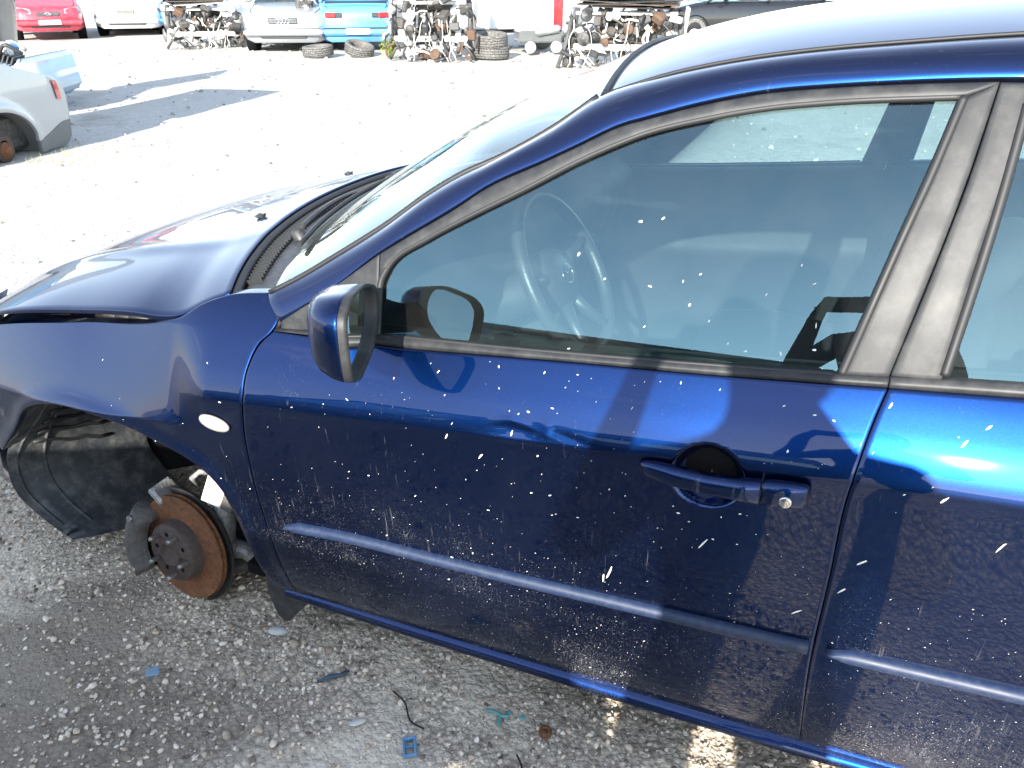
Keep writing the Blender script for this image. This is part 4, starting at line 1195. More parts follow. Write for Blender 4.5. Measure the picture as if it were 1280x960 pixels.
def stones(name, X, Y, R, sub, seed, mat, label, smooth=False, sink=.35):
    rs = np.random.RandomState(seed)
    v0, f0 = ico(sub); N_ = len(X); nv = len(v0)
    sc_ = R[:, None, None] * (rs.uniform(.55, 1.15, (N_, 1, 3)) * np.array([1, 1, .62]))
    V = v0[None] * (1 + .22 * rs.uniform(-1, 1, (N_, nv, 1))) * sc_
    # lumps: cut by a random plane for flat faces
    for q in range(3):
        nn = rs.normal(size=(N_, 1, 3)); nn /= np.linalg.norm(nn, axis=2, keepdims=True)
        dd = (V * nn).sum(2, keepdims=True); lim = R[:, None, None] * rs.uniform(.35, .75, (N_, 1, 1))
        V = V - nn * np.maximum(dd - lim, 0)
    a = rs.uniform(0, 6.28, N_); ca, sa = np.cos(a)[:, None], np.sin(a)[:, None]
    tl = rs.normal(0, .35, N_)[:, None]
    x_, y_, z_ = V[..., 0], V[..., 1], V[..., 2]
    x_, z_ = x_ * np.cos(tl) - z_ * np.sin(tl), x_ * np.sin(tl) + z_ * np.cos(tl)
    x_, y_ = x_ * ca - y_ * sa, x_ * sa + y_ * ca
    zz = gz(X, Y)
    V = np.stack([x_ + X[:, None], y_ + Y[:, None], z_ + (zz + R * (.62 - .62 * sink * 1.6))[:, None]], -1).reshape(-1, 3)
    F = (f0[None] + (np.arange(N_) * nv)[:, None, None]).reshape(-1, 3)
    me = bpy.data.meshes.new(name)
    me.vertices.add(len(V)); me.vertices.foreach_set('co', V.ravel())
    me.loops.add(F.size); me.loops.foreach_set('vertex_index', F.ravel().astype(np.int32))
    me.polygons.add(len(F)); me.polygons.foreach_set('loop_start', np.arange(0, F.size, 3).astype(np.int32))
    me.update(calc_edges=True)
    me.polygons.foreach_set('use_smooth', [smooth] * len(F))
    me.materials.append(mat)
    o = bpy.data.objects.new(name, me); COL.objects.link(o)
    return tag(o, label, 'gravel', kind='stuff')
rs = np.random.RandomState(7)
SM = stone_mat('mixed_stones', [(0, (.11, .09, .075)), (.22, (.38, .30, .225)), (.5, (.62, .52, .41)), (.75, (.74, .63, .51)), (.93, (.76, .68, .57)), (1, (.46, .39, .31))])
X = rs.uniform(-2.6, 1.6, 90000); Y = rs.uniform(.55, 3.0, 90000)
keep = (rs.rand(90000) < (1 - .62 * mud(X, Y)) * np.clip(1.25 - .32 * np.abs(Y - 1.2), .15, 1))
X, Y = X[keep][:42000], Y[keep][:42000]
R0 = .0022 + .0062 * rs.rand(len(X)) ** 2.2
stones('gravel', X, Y, R0, 1, 21, SM, 'loose grey gravel lying beside and under the blue car')
X = rs.uniform(-2.4, 1.4, 3400); Y = rs.uniform(.6, 2.6, 3400)
keep = rs.rand(3400) < (1 - .9 * mud(X, Y)); X, Y = X[keep], Y[keep]
R0 = .005 + .0085 * rs.rand(len(X)) ** 2.6
stones('pebble_scatter', X, Y, R0, 2, 22, SM, 'larger pebbles strewn over the gravel beside the car', True)
FM = stone_mat('far_stones', [(0, (.13, .12, .105)), (.25, (.27, .25, .22)), (.6, (.48, .46, .42)), (1, (.64, .63, .60))])
Y = 2.6 + 18 * rs.rand(4200) ** .8; X = rs.uniform(-.78, .55, 4200) * (Y + 1.2)
R0 = (.006 + .020 * rs.rand(4200) ** 3.5) * (.6 + Y / 12)
stones('stone_scatter', X, Y, R0, 1, 23, FM, 'small dark stones scattered over the sunlit white yard')
# ------------------------------------------------------------------ the other vehicles
def cpaint(name, col, rough=.3, metal=.0):
    return simple(name, col, rough, metal, coat=.8, var=.06, scale=3, dirt=(.35, .33, .30), dirt_amt=.18)
M['silver'] = cpaint('silver_paint', (.36, .38, .40), .38, .4)
M['white_p'] = cpaint('white_paint', (.72, .73, .74))
M['red_p'] = cpaint('red_paint', (.50, .035, .06))
M['blue_p'] = cpaint('light_blue_paint', (.10, .33, .66))
M['mid_blue'] = cpaint('mid_blue_paint', (.05, .22, .55))
M['dark_p'] = cpaint('dark_grey_paint', (.03, .033, .038))
M['black_p'] = simple('black_paint', (.010, .011, .013), .3, coat=.8, var=.1)
M['rust_m'] = simple('rusty_scrap', (.095, .055, .035), .8, var=.5, scale=12, dirt=(.08, .05, .035), dirt_amt=.8, bump=.3)
M['van_p'] = cpaint('bright_red_paint', (.55, .02, .03))
M['grey_p'] = cpaint('grey_green_paint', (.10, .11, .11))
M['dglass'] = glass('car_glass', (.62, .70, .68), 1.55, .05)
M['red_l'] = simple('red_lens', (.50, .03, .03), .15, coat=1)
M['lens'] = simple('clear_lens', (.22, .23, .24), .12, coat=1, var=.15)
M['plate'] = simple('white_plate', (.75, .75, .72), .5, var=.05)
M['tyre'] = simple('dusty_tyre', (.055, .053, .05), .85, var=.3, scale=20, dirt=(.45, .43, .40), dirt_amt=.8)
M['dusty_metal'] = simple('dusty_bare_metal', (.62, .61, .58), .6, metal=.3, var=.4, scale=9, dirt=(.10, .09, .08), dirt_amt=.7, bump=.3)
M['soot'] = simple('oily_black_metal', (.05, .048, .046), .6, var=.5, scale=12, dirt=(.30, .28, .26), dirt_amt=.35, bump=.3)

def make_car(name, label, loc, rotz, mat, L=4.15, W=1.70, H=1.45, hood=.92, nose=.70, cowl=1.05, roof0=1.75, roof1=3.1, rear=3.9, deck=.95,
             lights='front', hood_on=True, wheels=True, zb=.20, plate=True, group=None, grille=(.5, .10, .60), lamp=(.30, .13, .62), emblem=None, category='car', cabin=True):
    """local frame: the nose at y = 0 looking to -y, the car going back to y = L"""
    root = empty(name, loc, (0, 0, rotz)); tag(root, label, category, group)
    hw = W / 2
    def half(y):
        a = min(1, max(0, y / .45)); b = min(1, max(0, (L - y) / .35))
        return hw * (.80 + .20 * math.sin(a * math.pi / 2)) * (.86 + .14 * math.sin(b * math.pi / 2))
    top = pchip([(0, nose - .10), (.05, nose - .02), (.14, nose + .02), (.5, nose + (hood - nose) * .55), (cowl, hood), (cowl + .5, hood + .01), (rear, deck), (L - .12, deck - .03), (L, deck - .14)])
    ys = [0, .03, .08, .16, .3, .5, .8, cowl, 1.5, 2.1, 2.7, 3.2, rear, L - .25, L - .1, L - .03, L]
    ys = sorted(set(round(min(y, L), 3) for y in ys))
    rows = []
    for y in ys:
        w, zt = half(y), float(top(y))
        h = zt - zb
        pr = [(0, zb), (w * .86, zb), (w * .97, zb + .06), (w * .995, zb + h * .35), (w, zb + h * .6), (w * .97, zb + h * .82), (w * .90, zt - .025), (w * .78, zt), (w * .4, zt + .018), (0, zt + .024)]
        rows.append([(p, y, z_) for p, z_ in pr] + [(-p, y, z_) for p, z_ in pr[::-1][1:]])
    bay = not hood_on
    P = np.array(rows)
    m_ = MB(); m_.grid(P if not bay else P[:2]); 
    if bay:
        k0 = max(i for i, y in enumerate(ys) if y <= cowl + .01)
        m_.grid(P[k0:]); m_.grid(P[:k0 + 1, :7]); m_.grid(P[:k0 + 1, -7:])
    m_.add(P[0][:-1] if np.allclose(P[0][0], P[0][-1]) else P[0], [tuple(range(len(P[0]) - 1))]); m_.add(P[-1], [tuple(range(len(P[-1]) - 2, -1, -1))])
    m_.build('body', mat, root)
    if bay:
        m_ = MB(); m_.box((0, cowl * .55, .50), (W * .72, cowl * .8, .30), bev=.04); m_.box((.1, cowl * .5, .70), (W * .4, .35, .14), bev=.03); m_.box((-.35, cowl * .6, .70), (.25, .22, .16), bev=.02); m_.build('engine', M['soot'], root)
        m_ = MB(); m_.box((0, .10, nose - .08), (W * .70, .05, .07), bev=.01); m_.build('front_panel', M['dusty_metal'], root)
        m_ = MB()
        m_.box((0, cowl + .06, hood + .42), (W * .80, .05, .80), (R_(-14), 0, 0), .02); m_.build('raised_bonnet', mat, root)
    else:
        # bonnet shut line
        yy_ = np.linspace(.16, cowl - .02, 16)
        for s_ in (-1, 1):
            m_ = MB(); m_.tube([(s_ * half(y) * .80, y, float(top(y)) - .001) for y in yy_], .006, 5); m_.build('bonnet_gap', M['rubber'], root)
    # cabin
    wb = half(cowl + .8) - .06; wr = wb - .17; zr = H - .035
    b0 = lambda s_: (s_ * (wb - .02), cowl, hood - .01); b1 = lambda s_: (s_ * wr, roof0, zr); b2 = lambda s_: (s_ * wr, roof1, zr); b3 = lambda s_: (s_ * (wb - .04), rear, deck - .01)
    if cabin:
        rf = np.array([[((2 * u - 1) * wr, roof0 + (roof1 - roof0) * v, zr + .035 * (1 - (2 * u - 1) ** 2) + .02 * math.sin(math.pi * v)) for u in np.linspace(0, 1, 9)] for v in np.linspace(0, 1, 8)])
        m_ = MB(); m_.grid(rf); m_.build('roof', mat, root)
        def lerp_sheet(e0, e1, bow, nm, mt):
            g_ = np.array([[np.array(e0(-1)) * (1 - v) * (1 - u) + np.array(e0(1)) * (1 - v) * u + np.array(e1(-1)) * v * (1 - u) + np.array(e1(1)) * v * u + np.array(bow) * (1 - (2 * u - 1) ** 2) for u in np.linspace(0, 1, 9)] for v in np.linspace(0, 1, 5)])
            q = MB(); q.grid(g_); q.build(nm, mt, root)
        lerp_sheet(b0, b1, (0, -.07, .02), 'windscreen', M['dglass']); lerp_sheet(b3, b2, (0, .05, .02), 'rear_screen', M['dglass'])
        for s_ in (-1, 1):
            q = MB(); q.add([b0(s_), b3(s_), b2(s_), b1(s_)], [(0, 1, 2, 3)], False); q.build('side_window', M['dglass'], root)
            for a_, b_ in ((b0, b1), (b1, b2), (b2, b3)):
                q = MB(); q.tube([a_(s_), b_(s_)], .032, 8); q.build('pillar', mat, root)
            ym = (roof0 + roof1) / 2 + .1
            q = MB(); q.tube([(s_ * wb, ym, hood), (s_ * wr, ym, zr)], .035, 6); q.build('pillar', M['trim'], root)
            q = MB(); q.box((s_ * (hw + .09), cowl + .38, hood + .07), (.20, .10, .12), bev=.04); q.build('door_mirror', mat, root)
        q = MB(); q.box((0, cowl + .25, hood - .03), (W * .8, .5, .05), bev=.02); q.build('dashboard', M['dash'], root)
        for s_ in (-.36, .36):
            q = MB(); q.box((s_, cowl + 1.25, hood + .02), (.42, .14, .55), (R_(-12), 0, 0), .05); q.box((s_, cowl + 1.33, hood + .36), (.22, .09, .16), bev=.03); q.build('seat', M['seat'], root)
    # nose or tail furniture on the face at y = 0
    f0 = half(0)
    if lights == 'front':
        for s_ in (-1, 1):
            lw, lh, lz = lamp
            P = []
            for v in np.linspace(0, 1, 6):
                row = []
                for u in np.linspace(0, 1, 9):
                    yy_ = -.012 + (.02 + .20 * u ** 1.6) + .05 * v
                    xx_ = half(max(0, yy_)) * (1 - .02) * (1 - (1 - u) * lw / f0) * (1 if u < 1 else 1)
                    zz_ = lz + lh * (v - .5) * (1 - .35 * (1 - u)) + .03 * u
                    row.append((s_ * (xx_ + .012), yy_ - .03, zz_))
                P.append(row)
            q = MB(); q.grid(np.array(P)); q.build('headlight', M['lens'], root)
            q = MB(); q.lathe([(.001, .0), (.045, .004), (.05, -.02)], (s_ * f0 * .62, -.012, zb + .13), (0, -1, 0), 12); q.build('fog_lamp', M['trim'], root)
        gw, gh, gzz = grille
        q = MB(); q.box((0, -.004, gzz), (gw, .03, gh), bev=.012); q.build('grille', M['trim'], root)
        for k in range(3):
            q = MB(); q.box((0, -.022, gzz + gh * (k - 1) * .28), (gw * .94, .01, gh * .10)); q.build('grille_bar', M['chrome'], root)
        q = MB(); q.box((0, -.004, zb + .12), (W * .52, .03, .09), bev=.01); q.build('lower_intake', M['trim'], root)
    elif lights == 'rear':
        for s_ in (-1, 1):
            q = MB(); q.box((s_ * f0 * .84, -.004, nose - .10), (.22, .07, .11), (0, 0, s_ * .25), .02); q.build('tail_light', M['red_l'], root)
            q = MB(); q.box((s_ * f0 * .62, -.012, nose - .10), (.20, .04, .09), bev=.015); q.build('lamp_inner', M['trim'], root)
        q = MB(); q.box((0, -.02, zb + .26), (W * .86, .10, .05), bev=.02); q.build('bumper_strip', M['trim'], root)
    q = MB(); q.box((0, -.03, zb + .20), (W * .92, .12, .15), bev=.05); q.build('bumper', mat, root)
    if plate:
        q = MB(); q.box((0, -.098, zb + .21), (.50, .012, .11), bev=.003); q.build('number_plate', M['plate'], root)
    if emblem == 'rings':
        for k in range(4):
            q = MB(); q.tube([(-.105 + k * .07 + .044 * math.cos(a), -.032, grille[2] + .044 * math.sin(a)) for a in np.linspace(0, 2 * math.pi, 25)], .007, 6, cap=False); q.build('emblem_ring', M['chrome'], root)
    elif emblem == 'oval':
        q = MB(); q.tube([(.06 * math.cos(a), -.03, grille[2] + .04 * math.sin(a)) for a in np.linspace(0, 2 * math.pi, 25)], .007, 6, cap=False); q.tube([(.03 * math.cos(a), -.03, grille[2] + .012 + .022 * math.sin(a)) for a in np.linspace(0, 2 * math.pi, 19)], .006, 6, cap=False); q.build('emblem', M['chrome'], root)
    if wheels:
        for s_ in (-1, 1):
            for y in (.78, L - .78):
                w_ = empty('wheel'); w_.parent = root
                c = (s_ * (hw - .085), y, .30); a_ = (s_, 0, 0)
                q = MB(); q.lathe([(.19, -.08), (.27, -.09), (.30, -.06), (.30, .06), (.27, .092), (.19, .08)], c, a_, 24); q.build('tyre', M['tyre'], w_)
                q = MB(); q.lathe([(.195, .078), (.18, .05), (.07, .07), (.001, .075)], c, a_, 20); q.build('rim', M['dusty_metal'], w_)
                q = MB(); q.lathe([(.001, -.10), (.35, -.10), (.355, .0855), (.33, .0857), (.32, .03)], c, a_, 24); q.build('arch_gap', M['black'], w_)
    return root

def hz(x, y): return float(gz(np.array(x), np.array(y)))

make_car('red_hatchback', 'red hatchback with white number plate parked at the far left', (-11.75, 22.3, 0), R_(30), M['red_p'], L=3.7, W=1.66, H=1.5, hood=.98, nose=.74, cowl=.85, roof0=1.5, roof1=3.0, rear=3.5, grille=(.52, .09, .60), lamp=(.30, .17, .66), emblem='oval')
make_car('dark_hatchback', 'dark hatchback half hidden behind the red one and the white saloon', (-11.35, 25.6, 0), R_(8), M['dark_p'], L=3.8, W=1.66, hood=.95, nose=.72)
make_car('white_estate_car', 'white car with a wide dark grille standing behind the white saloon', (-11.9, 28.2, 0), R_(8), M['white_p'], L=4.3, W=1.72, hood=.98, nose=.76, grille=(.62, .16, .74))
make_car('white_saloon', 'white saloon with small dark grille beside the blue car without headlights', (-10.35, 23.6, 0), R_(14), M['white_p'], L=4.5, W=1.74, H=1.42, hood=.92, nose=.70, grille=(.46, .12, .60), lamp=(.34, .13, .62), plate=False)
make_car('blue_hatchback', 'mid blue car without bonnet or headlights, engine bay open', (-8.75, 23.9, 0), R_(10), M['mid_blue'], L=4.0, W=1.70, hood=.94, nose=.74, hood_on=False, lights=None, cowl=.95)
audi = make_car('silver_saloon', 'silver saloon with four rings on its grille and engine parts on its bonnet', (-4.80, 18.35, 0), R_(4), M['silver'], L=4.8, W=1.80, H=1.45, hood=.93, nose=.74, cowl=1.15, roof0=1.95, roof1=3.4, rear=4.2, grille=(.62, .12, .62), lamp=(.36, .15, .63), emblem='rings', plate=False)
make_car('light_blue_hatchback', 'light blue car seen from behind with red lamps, next to the silver saloon', (-3.28, 18.6, 0), R_(10), M['blue_p'], L=4.0, W=1.66, H=1.45, hood=.98, nose=.82, cowl=.45, roof0=.95, roof1=2.5, rear=3.2, deck=.9, lights='rear')

# dark car seen from the side beyond the blue roof
make_car('dark_saloon', 'black car standing side on beyond the blue roof, alloy wheel showing', (3.4, 21.2, 0), R_(-84), M['black_p'], L=4.5, W=1.74, H=1.42)

# white van body with its red tail
van = empty('white_box_van', (.05, 18.6, 0), (0, 0, R_(14))); tag(van, 'plain white van body with a red tail corner behind the tyres', 'van')
q = MB(); q.box((0, .9, 1.30), (1.75, 1.8, 1.70), bev=.03); q.build('box_body', M['white_p'], van)
q = MB(); q.box((.98, .9, 1.15), (.22, 1.75, 1.55), bev=.05); q.build('red_tail', M['van_p'], van)
q = MB(); q.box((.98, -.02, .68), (.14, .06, .34), bev=.02); q.build('tail_light', M['red_l'], van)
q = MB(); q.box((0, .9, .40), (1.8, .9, .10), bev=.02); q.build('chassis', M['soot'], van)
for s_ in (-.65, .75):
    q = MB(); q.lathe([(.16, -.1), (.28, -.11), (.31, -.07), (.31, .07), (.28, .11), (.16, .1)], (s_, .55, .31), (0, -1, 0), 24); q.lathe([(.17, .09), (.06, .05), (.001, .06)], (s_, .55, .31), (0, -1, 0), 16); q.build('wheel', M['tyre'], van)

# loose tyres
def tyre(name, label, loc, rot, R0=.31, W=.20):
    o = MB(); o.lathe([(.19, -W * .4), (R0 - .05, -W * .5), (R0 - .01, -W * .45), (R0, -W * .33), (R0, W * .33), (R0 - .01, W * .45), (R0 - .05, W * .5), (.19, W * .4), (.20, 0), (.19, -W * .4)], (0, 0, 0), (0, 0, 1), 36)
    root = empty(name, loc, rot); tag(root, label, 'tyre', 'loose tyres lying along the row')
    o.build('tread', M['tyre'], root)
    for k in range(4):
        q = MB(); q.lathe([(R0 + .001, -W * .30 + k * W * .2 - .006), (R0 + .0015, -W * .30 + k * W * .2), (R0 + .001, -W * .30 + k * W * .2 + .006)], (0, 0, 0), (0, 0, 1), 36); q.build('groove', M['rubber'], root)
    return root
tyre('tyre', 'worn tyre lying flat below the corner of the silver saloon', (-3.93, 17.5, .11), (R_(3), R_(-3), 0))
tyre('tyre', 'worn tyre leaning below the light blue car', (-3.12, 17.7, .13), (R_(12), R_(14), 0), .30)
tyre('tyre', 'large worn tyre lying on another beside the stripped wreck', (-.44, 17.1, .34), (R_(6), 0, 0), .36, .24)
tyre('tyre', 'lowest tyre of the pile beside the stripped wreck', (-.42, 17.15, .12), (0, R_(2), 0), .37, .24)

# stripped front ends and heaps of mechanical parts
def wreck(name, label, loc, rotz, W, H, D, seed, skin, nparts=46):
    root = empty(name, loc, (0, 0, rotz)); tag(root, label, 'car wreck')
    rg = random.Random(seed)
    mats = [M['dusty_metal'], M['soot'], M['alloy'], M['iron'], M['rust_m'], M['trim'], M['dusty_metal']]
    hw = W / 2
    # rails, crossmember, radiator support
    for s_ in (-1, 1):
        q = MB(); q.box((s_ * hw * .62, D * .45, H * .42), (.10, D * .9, .12), bev=.012); q.build('chassis_rail', M['dusty_metal'], root)
        q = MB(); q.tube([(s_ * hw * .85, .25, H * .30), (s_ * hw * .86, .28, H * .62), (s_ * hw * .82, .35, H * .95)], [.07, .055, .05], 12); q.build('strut', M['soot'], root)
        q = MB(); q.lathe([(.001, .03), (.05, .03), (.06, .01), (.14, .01), (.14, -.01), (.05, -.012)], (s_ * hw * .98, .22, H * .30), (s_, -.35, 0), 22); q.build('brake_disc', M['steel'], root)
        q = MB(); q.box((s_ * hw * .9, .75, H * .75), (.05, .8, H * .45), (0, s_ * .1, rg.uniform(-.1, .1)), .015); q.build('inner_wing', skin, root)
        q = MB(); q.tube([(s_ * hw * .95, .15, .02), (s_ * hw * .8, .1, H * .2), (s_ * hw * .5, .2, H * .25)], .03, 8); q.build('lower_arm', M['iron'], root)
    q = MB(); q.box((0, .05, H * .34), (W * .82, .09, .10), bev=.015); q.build('crossmember', M['dusty_metal'], root)
    q = MB(); q.box((0, .10, H * .88), (W * .80, .07, .06), bev=.012); q.build('upper_panel', M['dusty_metal'], root)
    q = MB(); q.box((0, .62, H * .55), (W * .46, .40, H * .42), bev=.05); q.build('engine_block', M['iron'], root)
    q = MB(); q.box((.04, .58, H * .82), (W * .40, .32, H * .16), bev=.03); q.build('rocker_cover', M['soot'], root)
    q = MB(); q.box((-W * .27, .5, H * .48), (.30, .34, .30), (.1, .2, .1), .06); q.build('gearbox', M['alloy'], root)
    for k in range(5):
        q = MB(); q.tube([(W * (-.16 + k * .08), .40, H * .72), (W * (-.16 + k * .08), .24, H * .70), (W * (-.16 + k * .085), .18, H * .50)], .022, 8); q.build('manifold_pipe', M['dusty_metal'], root)
    for k in range(7):
        q = MB(); q.box((rg.uniform(-.1, .1), .02 - .004 * k, H * 1.0 + k * .028), (W * rg.uniform(.6, .8), .30, .012), (rg.uniform(-.1, .25), rg.uniform(-.06, .06), 0), .004); q.build('scrap_sheet', mats[rg.randrange(7)], root) if k < 5 else None
    for k in range(nparts):
        x0, y0, z0 = rg.uniform(-hw, hw) * .92, rg.uniform(-.12, .55), rg.uniform(.06, H * .98)
        kind = rg.random()
        q = MB()
        if kind < .34:
            s_ = [rg.uniform(.05, .22) for _ in range(3)]
            q.box((x0, y0, z0), s_, [rg.uniform(-.6, .6) for _ in range(3)], min(s_) * .18); nm = 'bracket'
        elif kind < .72:
            pts = [(x0, y0, z0)]
            d = Vector((rg.gauss(0, 1), rg.gauss(0, .35), rg.gauss(0, .7))).normalized()
            for j in range(rg.randint(4, 7)):
                d = (d + Vector((rg.gauss(0, .5), rg.gauss(0, .3), rg.gauss(-.08, .5)))).normalized()
                p = Vector(pts[-1]) + d * rg.uniform(.06, .13); p.z = max(.03, min(p.z, H * 1.05)); p.x = max(-hw, min(hw, p.x)); p.y = max(-.2, p.y)
                pts.append(tuple(p))
            q.tube(resample(pts, 18).tolist(), rg.uniform(.008, .026), 7); nm = 'hose'
        elif kind < .88:
            r = rg.uniform(.04, .11)
            q.lathe([(.001, .03), (r * .4, .03), (r * .5, .015), (r * .9, .02), (r, .01), (r, -.03), (r * .5, -.04)], (x0, y0 - .05, z0), (rg.gauss(0, .35), -1, rg.gauss(0, .3)), 18); nm = 'pulley'
        else:
            q.tube([(x0, y0, z0), (x0 + rg.uniform(-.3, .3), y0 - .05, max(.02, z0 - rg.uniform(.1, .4)))], rg.uniform(.01, .03), 8); nm = 'rod'
        q.build(nm, mats[rg.randrange(7)], root)
    # wiring hanging down
    for k in range(9):
        x0 = rg.uniform(-hw, hw) * .85; z0 = rg.uniform(H * .4, H * .9)
        pts = [(x0, -.04, z0)]
        for j in range(6): pts.append((pts[-1][0] + rg.gauss(0, .05), -.06 - .02 * j + rg.gauss(0, .03), max(.015, z0 - (j + 1) * z0 / 5.5)))
        q = MB(); q.tube(resample(pts, 20).tolist(), rg.uniform(.004, .009), 5); q.build('cable', [M['rubber'], M['dusty_metal'], M['paper']][k % 3], root)
    return root
w1 = wreck('white_car_wreck', 'white car crushed at the front with its engine laid bare, left of the silver saloon', (-6.85, 19.3, 0), R_(12), 1.7, .92, 1.2, 31, M['white_p'], 85)
q = MB(); q.box((.62, .62, .78), (.75, .9, .05), (.1, .35, -.3), .02); q.build('bent_wing', M['white_p'], w1)
q = MB(); q.add([(-.5, 1.2, .85), (.55, 1.2, .85), (.42, 1.75, 1.25), (-.38, 1.75, 1.25)], [(0, 1, 2, 3)]); q.build('windscreen', M['dglass'], w1)
q = MB(); q.tube([(-.55, 1.2, .84), (.6, 1.2, .84)], .04, 8); q.tube([(-.55, 1.2, .84), (-.42, 1.75, 1.27)], .04, 8); q.tube([(.6, 1.2, .84), (.46, 1.75, 1.27)], .04, 8); q.build('screen_frame', M['white_p'], w1)
q = MB(); q.box((0, 1.9, .55), (1.6, 1.5, .6), bev=.1); q.build('body', M['white_p'], w1)
w2 = wreck('stripped_car_front', 'stripped car front with hanging cables between the yellow plant and the tyre pile', (-1.55, 16.5, 0), R_(-4), 1.72, 1.15, 1.2, 47, M['dusty_metal'], 95)
q = MB(); q.box((.52, .25, .74), (.34, .30, .46), (.1, .1, .2), .08); q.build('pale_tank', M['white_p'], w2)
w3 = wreck('stripped_engine_bay', 'large stripped engine bay spilling parts, partly behind the blue roof', (1.95, 15.1, 0), R_(-14), 2.2, 1.0, 1.3, 59, M['dusty_metal'], 120)
q = MB()
for k in range(3): q.box((.15, .35, 1.02 + .07 * k), (1.5, .5, .035), (.12, .02 * k, 0), .01)
q.build('slatted_panel', M['dusty_metal'], w3)
q = MB(); q.tube([(-.95, .1, .80), (-1.02, .0, .4), (-1.15, -.12, .0)], .035, 8); q.build('prop', M['soot'], w3)

# low grey skip frame between van and wreck
lo = empty('low_scrap_cart', (.62, 18.0, 0), (0, 0, R_(12))); tag(lo, 'low dark scrap cart on small wheels under the van body', 'cart')
q = MB(); q.box((0, .3, .34), (.95, .6, .24), bev=.03); q.build('tray', M['grey_p'], lo)
q = MB(); q.box((.12, -.02, .46), (.55, .12, .16), (0, -.15, 0), .05); q.build('lamp_unit', M['lens'], lo)
for s_ in (-.25, .30):
    q = MB(); q.lathe([(.001, .03), (.06, .03), (.11, .02), (.115, -.05), (.05, -.06)], (s_, -.05, .14), (0, -1, 0), 18); q.build('wheel', M['paper'], lo)

# engine lump lying on the silver saloon
eng = empty('engine_part', (-4.45, 18.95, .80)); tag(eng, 'greasy engine part lying on the bonnet of the silver saloon', 'engine part')
rg = random.Random(3)
q = MB(); q.box((0, 0, .12), (.34, .26, .22), (.2, .1, .4), .04); q.build('casting', M['soot'], eng)
for k in range(12):
    q = MB(); x0, z0 = rg.uniform(-.2, .2), rg.uniform(.02, .32)
    if k % 2: q.lathe([(.001, .02), (.03, .02), (.055, .01), (.055, -.04)], (x0, -.13, z0), (rg.gauss(0, .3), -1, rg.gauss(0, .3)), 14)
    else: q.tube([(x0, -.1, z0), (x0 + .1, -.16, z0 + .06), (x0 + .16, -.1, z0 - .05)], .018, 7)
    q.build('fitting', [M['soot'], M['dusty_metal'], M['steel']][k % 3], eng)

# bright plant
pl = empty('leafy_weed', (-2.42, 17.15, 0)); tag(pl, 'bright yellow green weed growing in front of the light blue car', 'plant')
q = MB(); q2 = MB()
for k in range(14):
    a = rg.uniform(0, 6.28); r = rg.uniform(.05, .2); q.tube([(0, 0, 0), (r * .4 * math.cos(a), r * .4 * math.sin(a), .16), (r * math.cos(a), r * math.sin(a), rg.uniform(.2, .42))], .006, 5)
q.build('stem', simple('green_stem', (.12, .2, .03), .7), pl)
V, F = [], []
for k in range(420):
    c = Vector((rg.gauss(0, .10), rg.gauss(0, .10), abs(rg.gauss(.2, .12)) + .01)); d = Vector((rg.gauss(0, 1), rg.gauss(0, 1), rg.gauss(.4, .6))).normalized(); u, w, _ = frame_of(d); s_ = rg.uniform(.018, .035); b = len(V)
    V += [tuple(c), tuple(c + d * s_ + u * s_ * .5), tuple(c + d * s_ * 2 + w * .006), tuple(c + d * s_ - u * s_ * .5)]; F.append((b, b + 1, b + 2, b + 3))
me = bpy.data.meshes.new('leaves'); me.from_pydata(V, [], F); o = link_mesh('leaves', me, pl, simple('yellow_green_leaf', (.34, .42, .04), .6, var=.4, scale=15)); o['kind'] = 'stuff'
# thin dry grass by the silver car
V, F = [], []
for k in range(380):
    x0, y0 = rg.gauss(-3.9, .45), rg.gauss(7.35, .35); h = rg.uniform(.015, .05); a = rg.uniform(0, 6.28); b = len(V); z0 = hz(x0, y0)
    V += [(x0 - .003, y0, z0), (x0 + .003, y0, z0), (x0 + .03 * math.cos(a), y0 + .03 * math.sin(a), z0 + h)]; F.append((b, b + 1, b + 2))
me = bpy.data.meshes.new('dry_grass'); me.from_pydata(V, [], F); tag(link_mesh('dry_grass', me, None, simple('dry_grass_blade', (.24, .24, .12), .8, var=.4)), 'thin dry grass beside the silver car without a rear wheel', 'grass', kind='stuff')

# ------------------------------------------------------------------ silver car at the left: tail away, rear wheel missing, tailgate up
sv = empty('silver_hatchback', (-4.35, 7.06, 0), (0, 0, math.atan2(.98, .2))); tag(sv, 'silver car at left edge without rear wheel, tailgate raised, red tail lamp', 'car')
def sy(x_, z_):     # its side: gentle barrel, rounding into the tail
    x_ = np.asarray(x_, float); z_ = np.asarray(z_, float)
    return .03 + .16 * np.maximum(0, z_ - .50) ** 1.4 + .05 * np.maximum(0, .28 - z_) + .55 * np.maximum(0, x_ - .62) ** 2.2 - .018 * np.exp(-((np.hypot(x_ - .05, z_ - .03) - .41) / .05) ** 2)
q = MB(); Ps = coons([(-.37, .02), (-.36, .18), (-.28, .31), (-.15, .385), (.05, .415), (.20, .39), (.34, .31), (.42, .18), (.425, .12), (.50, .135), (.80, .235), (.93, .235)],
                    [(-1.1, .82), (-.5, .84), (.18, .80), (.55, .69), (.83, .605), (.93, .535)], [(-.37, .02), (-.7, .4), (-1.1, .82)], [(.93, .235), (.955, .40), (.93, .535)], 90, 50)
q.grid(skirt(np.concatenate([Ps[..., :1], sy(Ps[..., 0], Ps[..., 1])[..., None], Ps[..., 1:]], -1), (0, 1, 0), .03)); q.build('quarter_panel', M['silver'], sv)
